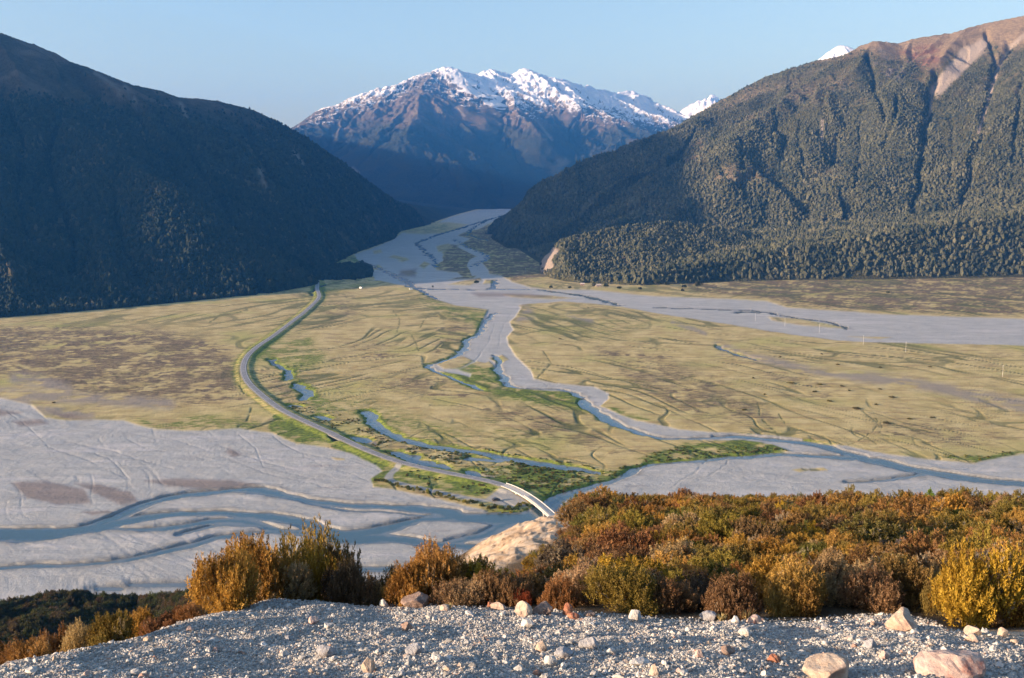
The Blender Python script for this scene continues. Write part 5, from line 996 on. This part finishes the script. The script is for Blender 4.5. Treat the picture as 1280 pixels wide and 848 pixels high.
# ---------------------------------------------------------------- young conifer on the shoulder
def conifer(px, py, Yd, hh):
    p = on_hill(px, py, 40, 95); x, y = W(px, py, Yd)[0], Yd; z = hz_at(x, y); r = np.random.default_rng(3)
    root = bpy.data.objects.new('young_conifer', None); C.objects.link(root); root.location = (x, y, z)
    props(root, 'small bright green young conifer poking above the heath skyline', 'conifer')
    v, f = tube([np.array([0, 0, -0.2]), np.array([0, 0, hh*0.5]), np.array([0.03, 0, hh])], [0.05, 0.03, 0.008]); link('trunk', np_mesh('trunk', v, f), WOOD, root)
    T = []
    for k in range(11):
        zz = hh*(0.30+0.62*k/10); R_ = 0.62*(1-(k/10.5))*hh*0.62+0.05
        for a in r.uniform(0, 6.28, 7):
            d = np.array([math.cos(a), math.sin(a), 0.32]); 
            for t in np.linspace(0.15, 1, 12):
                q = np.array([0, 0, zz])+d*R_*t
                for _ in range(4):
                    e = d*0.5+r.normal(0, 0.5, 3)+[0, 0, .3]; e /= np.linalg.norm(e); sd = np.cross(e, r.normal(0, 1, 3)); sd /= np.linalg.norm(sd); T.append([q-sd*0.012, q+sd*0.012, q+e*0.11])
    for _ in range(120):
        q = np.array([0.02, 0, hh*r.uniform(0.8, 1.06)]); e = r.normal(0, 1, 3); e[2] = abs(e[2])+0.5; e /= np.linalg.norm(e); sd = np.cross(e, [1, .2, .3]); sd /= np.linalg.norm(sd); T.append([q-sd*0.012, q+sd*0.012, q+e*0.09])
    V = np.array(T).reshape(-1, 3); cm = leaf_mat('conifer_needles', (0.16, 0.24, 0.03, 1)); link('needles', np_mesh('needles', V, np.arange(len(V)).reshape(-1, 3), False, dict(tint=RNG.random(len(V)))), cm, root)
conifer(1162, 624, 72, 1.9)
# dry grass tufts at the scrub edge
gm = M('dry_grass', 0.8, 0.1); gm.color(gm.mix(gm.attr('tint'), (0.34, 0.24, 0.09), (0.58, 0.46, 0.22)))
def tuft(px, py, wpx, lab, seed):
    p = on_hill(px, py); s_ = F/p[1]; r = np.random.default_rng(seed); T = []; R_ = wpx/s_/2
    for _ in range(90):
        a = r.uniform(0, 6.28); b = np.array([math.cos(a), math.sin(a), 0])*R_*r.uniform(0, .35); e = np.array([math.cos(a), math.sin(a), 0])*R_*r.uniform(.2, 1.0)+[0, 0, R_*r.uniform(0.5, 1.3)]; m_ = b+e*0.55+[0, 0, R_*.15]
        sd = np.array([-math.sin(a), math.cos(a), 0])*0.004; T += [[b-sd, b+sd, m_+sd], [b-sd, m_+sd, m_-sd], [m_-sd, m_+sd, b+e]]
    V = np.array(T).reshape(-1, 3); o = link('grass_tuft', np_mesh('grass_tuft', V, np.arange(len(V)).reshape(-1, 3), False, dict(tint=np.repeat(r.random(len(V)//3), 3))), gm.m); o.location = p; props(o, lab, 'grass tuft', 'dry grass tufts at the gravel edge')
tuft(934, 776, 24, 'dry straw-coloured grass tuft between the two pale stones at the scrub edge', 1); tuft(902, 777, 16, 'thin dry grass tuft just left of the two pale stones', 2); tuft(560, 763, 14, 'yellowish grass tuft by the flat yellowish stone', 3)
# ---------------------------------------------------------------- bridge
def solid(name, L, mat, parent):
    V = []; Q = []; n = 0
    for v, f in L: V.append(v); Q.append(f+n); n += len(v)
    return link(name, np_mesh(name, np.concatenate(V), np.concatenate(Q), False), mat, parent)
BOXF = np.array([[0, 1, 3, 2], [4, 6, 7, 5], [0, 4, 5, 1], [2, 3, 7, 6], [0, 2, 6, 4], [1, 5, 7, 3]])
def beam(a, b, w, h, z0=0.0):
    """a bar from a to b (on plan with heights), w wide and h high"""
    a = np.array(a, float); b = np.array(b, float); d = b-a; n = np.array([d[1], -d[0], 0]); n /= np.linalg.norm(n)+1e-9
    return np.array([p+n*s*w/2+np.array([0, 0, z]) for p in (a, b) for s in (-1, 1) for z in (z0, z0+h)]), BOXF
def boxm(cx, cy, cz, sx, sy, sz): return np.array([(cx+i*sx/2, cy+j*sy/2, cz+k*sz/2) for i in (-1, 1) for j in (-1, 1) for k in (-1, 1)], float), BOXF
conc = M('bridge_concrete', 0.85, 0.2); conc.color(conc.mix(conc.noise(0.6, 5), (0.42, 0.41, 0.38), (0.55, 0.54, 0.50)))
wht = M('white_paint', 0.5, 0.3); wht.color((0.80, 0.79, 0.75))
rlm = M('rail_paint', 0.6, 0.3); rlm.color((0.52, 0.51, 0.48)); B = Rw[BR:]; Bt = np.gradient(B, axis=0); Bt /= np.linalg.norm(Bt, axis=1, keepdims=True); Bn = np.stack([Bt[:, 1], -Bt[:, 0]], 1); zd = 1.8
br = bpy.data.objects.new('road_bridge', None); C.objects.link(br); br.location = (*B[0], 0); props(br, 'long narrow road bridge with white rails curving over the river to the bare bluff', 'bridge')
off = np.array([B[0][0], B[0][1], 0])
def bp(i, o_, z): return np.array([*(B[i]+Bn[i]*o_), z])-off
deck = ribbon('deck', B-B[0], [(-2.3, -0.5), (-2.3, 0.14), (2.3, 0.14), (2.3, -0.5), (-2.3, -0.5)], conc.m, lambda i: zd+0*i); deck.parent = br
for sgn, st in ((-1, 0), (1, len(B)//2-2)):
    L = []
    for i in range(st, len(B)-1): L += [beam(bp(i, sgn*2.1, zd+0.55), bp(i+1, sgn*2.1, zd+0.55), 0.22, 0.40), beam(bp(i, sgn*2.1, zd+0.14), bp(i, sgn*2.1+0.001, zd+0.14)+np.array([0.25, 0, 0]), 0.25, 0.9)]
    solid('rail', L, rlm.m, br)
for i in range(3, len(B)-1, 4): solid('pier', [beam(bp(i, -2.0, -2.5), bp(i, 2.0, -2.5), 0.9, zd+2.0), beam(bp(i, -2.2, zd-1.1), bp(i, 2.2, zd-1.1), 1.2, 0.58)], conc.m, br)
# ---------------------------------------------------------------- power poles across the flats
def gz(px, py):
    p = G(px, py); z_, i, j = ground_z(p[0], p[1]); return np.array([p[0], p[1], z_])
def pole_mesh():
    v, f = tube([np.array([0, 0, -0.5]), np.array([0, 0, 5.0]), np.array([0, 0, 10.5])], [0.14, 0.12, 0.10], 8); return np_mesh('pole_shaft', v, f)
pm = pole_mesh(); arm = np_mesh('cross_arm', *boxm(0, 0, 0, 2.6, 0.16, 0.16), False); ins = np_mesh('insulator', *tube([np.array([0, 0, 0]), np.array([0, 0, 0.28])], [0.07, 0.05], 6))
pw = M('weathered_pole', 0.7, 0.2); pw.color((0.50, 0.48, 0.45)); [m_.materials.append(pw.m) for m_ in (pm, arm, ins)]
PL = [((657, 342), 'by the tip of the orange cliff at the valley mouth'), ((944, 401), 'on the far riverbed, leftmost of the row on the pale gravel'), ((981, 408), 'standing clear white on the pale gravel, second of the row'), ((1024, 416), 'on the pale gravel, third of the row'), ((1079, 432), 'at the near edge of the pale riverbed'), ((1132, 441), 'on the straw grass just past the riverbed edge'), ((1253, 472), 'furthest right on the straw grass')]
def make_pole():
    root = bpy.data.objects.new('power_pole', None); C.objects.link(root)
    a = bpy.data.objects.new('shaft', pm); C.objects.link(a); a.parent = root
    b = bpy.data.objects.new('cross_arm', arm); C.objects.link(b); b.parent = root; b.location = (0, 0.2, 9.6)
    for x_ in (-1.1, 0, 1.1): c_ = bpy.data.objects.new('insulator', ins); C.objects.link(c_); c_.parent = b; c_.location = (x_, 0, 0.08)
    return root
for (q, lab) in PL:
    o = make_pole(); p = gz(*q); o.location = p; o.rotation_euler = (0, 0, 0.5); props(o, 'thin pale power pole '+lab, 'pole', 'power poles crossing the valley floor')
# ---------------------------------------------------------------- vehicles and huts, a few pixels each
glass = M('vehicle_glass', 0.1, 0.5); glass.color((0.03, 0.035, 0.04)); tyre = M('tyre', 0.9); tyre.color((0.03, 0.03, 0.03)); carp = M('dark_car_paint', 0.35, 0.5); carp.color((0.05, 0.045, 0.045))
def prism(outline, w):
    o_ = np.array(outline, float); n = len(o_); V = np.concatenate([np.stack([o_[:, 0], np.full(n, -w/2), o_[:, 1]], -1), np.stack([o_[:, 0], np.full(n, w/2), o_[:, 1]], -1)])
    me = bpy.data.meshes.new('body'); me.from_pydata(V.tolist(), [], [list(range(n))[::-1], list(range(n, 2*n))]+[[i, (i+1) % n, n+(i+1) % n, n+i] for i in range(n)]); return me
def vehicle(name, outline, w, wins, mat, px, py, rz, lab, cat, wb):
    root = bpy.data.objects.new(name, None); C.objects.link(root); root.location = gz(px, py)+np.array([0, 0, 0.15]); root.rotation_euler = (0, 0, rz); props(root, lab, cat)
    link('body', prism(outline, w), mat, root)
    for (x0, x1, z0, z1) in wins:
        for s in (-1, 1): solid('window', [boxm((x0+x1)/2, s*(w/2+0.005), (z0+z1)/2, x1-x0, 0.03, z1-z0)], glass.m, root)
    for x_ in (-wb/2, wb/2):
        for s in (-1, 1): v, f = tube([np.array([x_, s*(w/2-0.22), 0.34]), np.array([x_, s*(w/2+0.02), 0.34])], [0.34, 0.34], 12); link('wheel', np_mesh('wheel', v, f), tyre.m, root)
VAN = [(-2.9, 0.4), (2.9, 0.4), (2.95, 1.1), (2.3, 1.7), (2.2, 2.7), (-2.9, 2.8)]; CAR = [(-2.2, 0.35), (2.2, 0.35), (2.2, 0.9), (1.3, 1.05), (0.7, 1.6), (-1.5, 1.6), (-2.15, 1.0)]
vehicle('camper_van', VAN, 2.2, [(1.2, 2.1, 1.6, 2.3), (-2.0, -0.6, 1.6, 2.2)], wht.m, 514, 363, 0.3, 'white camper van parked at the tip of the grass by the far riverbed', 'van', 3.6)
vehicle('camper_van', VAN, 2.2, [(1.2, 2.1, 1.6, 2.3), (-2.0, -0.6, 1.6, 2.2)], wht.m, 451, 361.5, 2.4, 'white van on the grass flat left of the other, nearer the dark grove', 'van', 3.6)
vehicle('parked_car', CAR, 1.8, [(-1.2, 0.4, 1.05, 1.5)], carp.m, 620, 627.5, 0.5, 'dark car parked on the gravel yard beside the bridge', 'car', 2.7)
def hut(px, py, w, rz, lab, tone):
    root = bpy.data.objects.new('hut', None); C.objects.link(root); root.location = gz(px, py); root.rotation_euler = (0, 0, rz); props(root, lab, 'hut', 'huts below the wooded hill')
    wm_ = M('hut_wall'); wm_.color(tone); rf = M('hut_roof', 0.5, 0.4); rf.color((0.50, 0.44, 0.40)); d = w*0.6
    solid('wall', [boxm(0, 0, 1.3, w, d, 2.6)], wm_.m, root)
    V = np.array([(-w/2-.3, -d/2-.3, 2.603), (w/2+.3, -d/2-.3, 2.603), (-w/2-.3, d/2+.3, 2.603), (w/2+.3, d/2+.3, 2.603), (-w/2-.3, 0, 4.0), (w/2+.3, 0, 4.0)]); me = bpy.data.meshes.new('roof'); me.from_pydata(V.tolist(), [], [[0, 1, 5, 4], [3, 2, 4, 5], [0, 4, 2], [1, 3, 5], [1, 0, 2, 3]]); link('roof', me, rf.m, root)
    solid('door', [boxm(0.3, -d/2-0.02, 1.02, 0.9, 0.06, 2.0)], carp.m, root)
    for x_ in (-w*0.3, w*0.32): solid('window', [boxm(x_, -d/2-0.02, 1.5, 1.1, 0.06, 0.9)], glass.m, root)
hut(748, 358.6, 9, 0.1, 'low pale-roofed hut at the forest edge below the rounded hill', (0.35, 0.30, 0.26)); hut(728, 357.2, 7, -0.1, 'smaller hut just left of the pale-roofed one below the rounded hill', (0.30, 0.20, 0.17))
# ---------------------------------------------------------------- bushes and lone trees on the flats
def flat_bush(name, px, py, wm_, hm__, col, lab, cat, group, r):
    p = gz(px, py); o = bpy.data.objects.new(name, MIDP[r.integers(0, 8)]); C.objects.link(o); o.color = jitter(PAL[col], r); o.location = p-np.array([0, 0, 0.2]); o.scale = (wm_/2, wm_/2*0.9, hm__); o.rotation_euler = (0, 0, r.uniform(0, 6.28)); props(o, lab, cat, group); return o
r = np.random.default_rng(31); PAL.update(bank_olive=(0.19, 0.185, 0.035), bank_yellow=(0.30, 0.28, 0.035), bank_green=(0.10, 0.13, 0.025), marsh=(0.10, 0.135, 0.028), marsh_pale=(0.20, 0.20, 0.04), marsh_brown=(0.17, 0.14, 0.05))
edge = np.array([(469, 603), (476, 606), (485, 608.5), (503, 613), (528, 618.5), (552, 624.5), (575, 630), (595, 634), (612, 638.5), (631, 642), (645, 639), (660, 634)], float); cum = np.concatenate([[0], np.cumsum(np.hypot(*np.diff(edge, axis=0).T))])
for i in range(64):
    d = (i+0.5)/64*cum[-1]; px = np.interp(d, cum, edge[:, 0])+r.normal(0, 1.5); py = np.interp(d, cum, edge[:, 1])-r.uniform(0.5, 5.0); c_ = ['olive', 'yellow', 'green', 'olive', 'yellow'][r.integers(0, 5)]
    w_ = {'olive': 'olive-green', 'yellow': 'yellow-green', 'green': 'dark green', 'golden': 'golden'}[c_]; sec = 'the side track junction' if px < 520 else ('the middle of the row' if px < 590 else 'the bridge end')
    flat_bush('riverside_bush', px, py, r.uniform(1.8, 3.6), r.uniform(1.3, 2.8), 'bank_'+c_, '%s bush in the row on the near riverbank, by %s' % (w_, sec), 'bush', '%s riverbank bushes by %s' % (w_, sec), r)
FB = [(1070, 512, 14, 'longest flat dark green bush on the right-hand fan'), (1108, 530, 12, 'dark green bush by the forked gully on the right-hand fan'), (1115, 498, 9, 'dark green bush above and right of the longest one'), (1036, 503, 8, 'dark bush left of the longest one'), (1018, 491, 8, 'dark bush up and left, beside the stony brown patch'), (1024, 482, 7, 'bush just above the dark one beside the stony patch'),
  (1052, 484, 8, 'bush right of the one above the stony patch'), (1100, 488, 6, 'small bush above the one right of the longest'), (1095, 507, 6, 'small bush right next to the longest one'), (931, 514, 8, 'dark round bush on the brown stubble in the middle fan'), (956, 494, 5, 'small bush on the stubble above the round one'), (942, 474, 5, 'small dark bush high on the middle fan'),
  (1047, 457, 6, 'lone dark bush high on the right-hand fan'), (1027, 444, 5, 'lone small bush near the far riverbed'), (1100, 460, 6, 'brownish bush below the poles'), (1162, 460, 5, 'far right small brown bush on the straw slope'), (1137, 525, 8, 'low bush right of the forked gully'), (1165, 523, 9, 'long low bush near the right edge of the fan'), (1062, 490, 5, 'tiny bush between two larger ones on the fan'),
  (975, 447, 5, 'lone bush beside the faint grey wash'), (988, 480, 9, 'long low dark bush on the stony brown patch'), (67, 505, 5, 'single dark bush on the purple-grey gravel at the left'), (735, 386, 4, 'lone bush left of the far river bend'), (700, 425, 6, 'bush on the straw grass right of the middle stream')]
for (px, py, w_, lab) in FB: flat_bush('valley_bush', px, py, w_*0.62*np.interp(py, [380, 530], [1.6, 1.0]), 1.6, 'green', lab, 'bush', 'dark bushes dotted over the fans', r)
LT = [(596, 356, 6, 'small dark tree on the sandbar at the river junction'), (541, 360, 3, 'tiny tree on the grass tip behind the van'), (688, 362, 5, 'tree on the grass strip right of the river junction'), (712, 362, 4, 'small tree between the two groups on the grass strip'), (822, 358, 9, 'rounded tree in front of the wooded hill foot'), (834, 359, 6, 'lower tree beside the rounded one at the hill foot'), (742, 360, 6, 'dark tree in front of the pale-roofed hut'),
  (757, 361, 7, 'dark tree right of the pale-roofed hut'), (774, 363, 5, 'small tree on the grass below the hut'), (800, 364, 5, 'low tree by the riverbed edge'), (855, 362, 6, 'long low tree clump near the dry grass'), (872, 361, 9, 'largest tree standing away from the hill foot'), (853, 366, 5, 'small bushy tree at the gravel margin'), (1110, 368, 4, 'lone small tree on the brown heath strip')]
tl = []
for i in range(5):
    V, Fq, t = plume_shrub(700+i, 170, 20, 0.15, plen=0.28, up=0.35); V = V.copy(); V[:, 2] = V[:, 2]*0.82+0.22; me = np_mesh('crown', V, Fq, False, dict(tint=t)); me.materials.append(LEAF)
    v, f = tube([np.array([0, 0, -0.05]), np.array([0.02, 0, 0.3]), np.array([0, 0.03, 0.75])], [0.07, 0.055, 0.02], 7); tk = np_mesh('trunk', v, f); tk.materials.append(WOOD); tl.append((me, tk))
for i, (px, py, hpx, lab) in enumerate(LT):
    p = gz(px, py); hh = hpx*p[1]/F; root = bpy.data.objects.new('lone_tree', None); C.objects.link(root); root.location = p-np.array([0, 0, 0.2]); root.scale = (hh*0.55, hh*0.55, hh); root.rotation_euler = (0, 0, i*1.1); props(root, lab, 'tree', 'scattered trees on the flats below the wooded hill')
    c_ = bpy.data.objects.new('crown', tl[i % 5][0]); C.objects.link(c_); c_.parent = root; c_.color = jitter((0.045, 0.060, 0.020), r)
    k_ = bpy.data.objects.new('trunk', tl[i % 5][1]); C.objects.link(k_); k_.parent = root
# dark grove on the flat at the left valley mouth, and green marsh bushes by the road
S_g = dict(X=GR['X'], Y=GR['Y'], Z=GR['Z'], PX=GR['PX'], PY=GR['PY'], N=slope_of(GR['X'], GR['Y'], GR['Z']), A=None)
gm_ = poly_mask(GR['PX'], GR['PY'], [(396, 351), (400, 340), (430, 334), (452, 334), (462, 338), (464, 346), (448, 350), (425, 350)], 1.2)
p = scatter(S_g, 5.0, 61, gm_); q = np.random.default_rng(62); sz = 4.2*q.uniform(0.7, 1.2, len(p)); forest('forest', p, sz, sz*1.4, FL, 2, 63, q.random(len(p))*0.5)
px_, py_ = GR['PX'], GR['PY']
mb = (poly_mask(px_, py_, [(345, 525), (400, 540), (460, 560), (520, 583), (600, 597), (640, 606), (700, 622), (740, 600), (700, 585), (600, 572), (520, 556), (460, 530), (400, 515), (360, 500)], 4)*0.7+poly_mask(px_, py_, [(500, 590), (600, 606), (610, 622), (560, 614), (500, 603)], 3)*0.5)*(GR['gravel'] < 0.3)*(GR['rd'] > 7)*(GR['wat'] < -2)*(GR['track'] < 0.2)
mb = mb*sst(-0.25, 0.3, fbm(GR['X']/26, GR['Y']/26, 3, 88))+0.5*(GR['green'] > 0.5)*(GR['gravel'] < 0.2)*(GR['wat'] < -2)*(GR['rd'] > 7)*(GR['track'] < 0.2)*(py_ > 560)*(px_ > 600)
p = scatter(S_g, 2.2, 64, mb); q = np.random.default_rng(65); sel = q.permutation(len(p))[:7000]; p = p[sel]; print('marsh', len(p))
scrub('marsh_scrub', [(a[0], a[1], a[2]-0.2, s1, s1*h1, jitter(PAL[['marsh', 'marsh_pale', 'marsh_brown', 'marsh', 'marsh_pale'][k_]], q)) for a, s1, h1, k_ in zip(p, q.uniform(0.5, 1.3, len(p)), q.uniform(0.7, 1.3, len(p)), q.integers(0, 5, len(p)))], SCR, 66, None)
tick('small things')
# ---------------------------------------------------------------- air
bpy.ops.mesh.primitive_cube_add(size=1, location=(0, 6500, 750)); hz = bpy.context.object; hz.name = 'haze'; hz.data.name = 'haze'
hz.scale = (24000, 20000, 1600); hz.location = (0, 6500, 780)
hm = bpy.data.materials.new('haze'); hm.use_nodes = True; n_ = hm.node_tree.nodes; n_.clear()
ho = n_.new('ShaderNodeOutputMaterial'); hv = n_.new('ShaderNodeVolumePrincipled'); hv.inputs['Color'].default_value = (0.06, 0.33, 1.0, 1); hv.inputs['Density'].default_value = HAZE; hv.inputs['Absorption Color'].default_value = (0.30, 0.16, 1.0, 1); hv.inputs['Anisotropy'].default_value = 0.2
hm.node_tree.links.new(hv.outputs[0], ho.inputs[1]); hz.data.materials.append(hm); props(hz, kind='stuff')
tick('done')
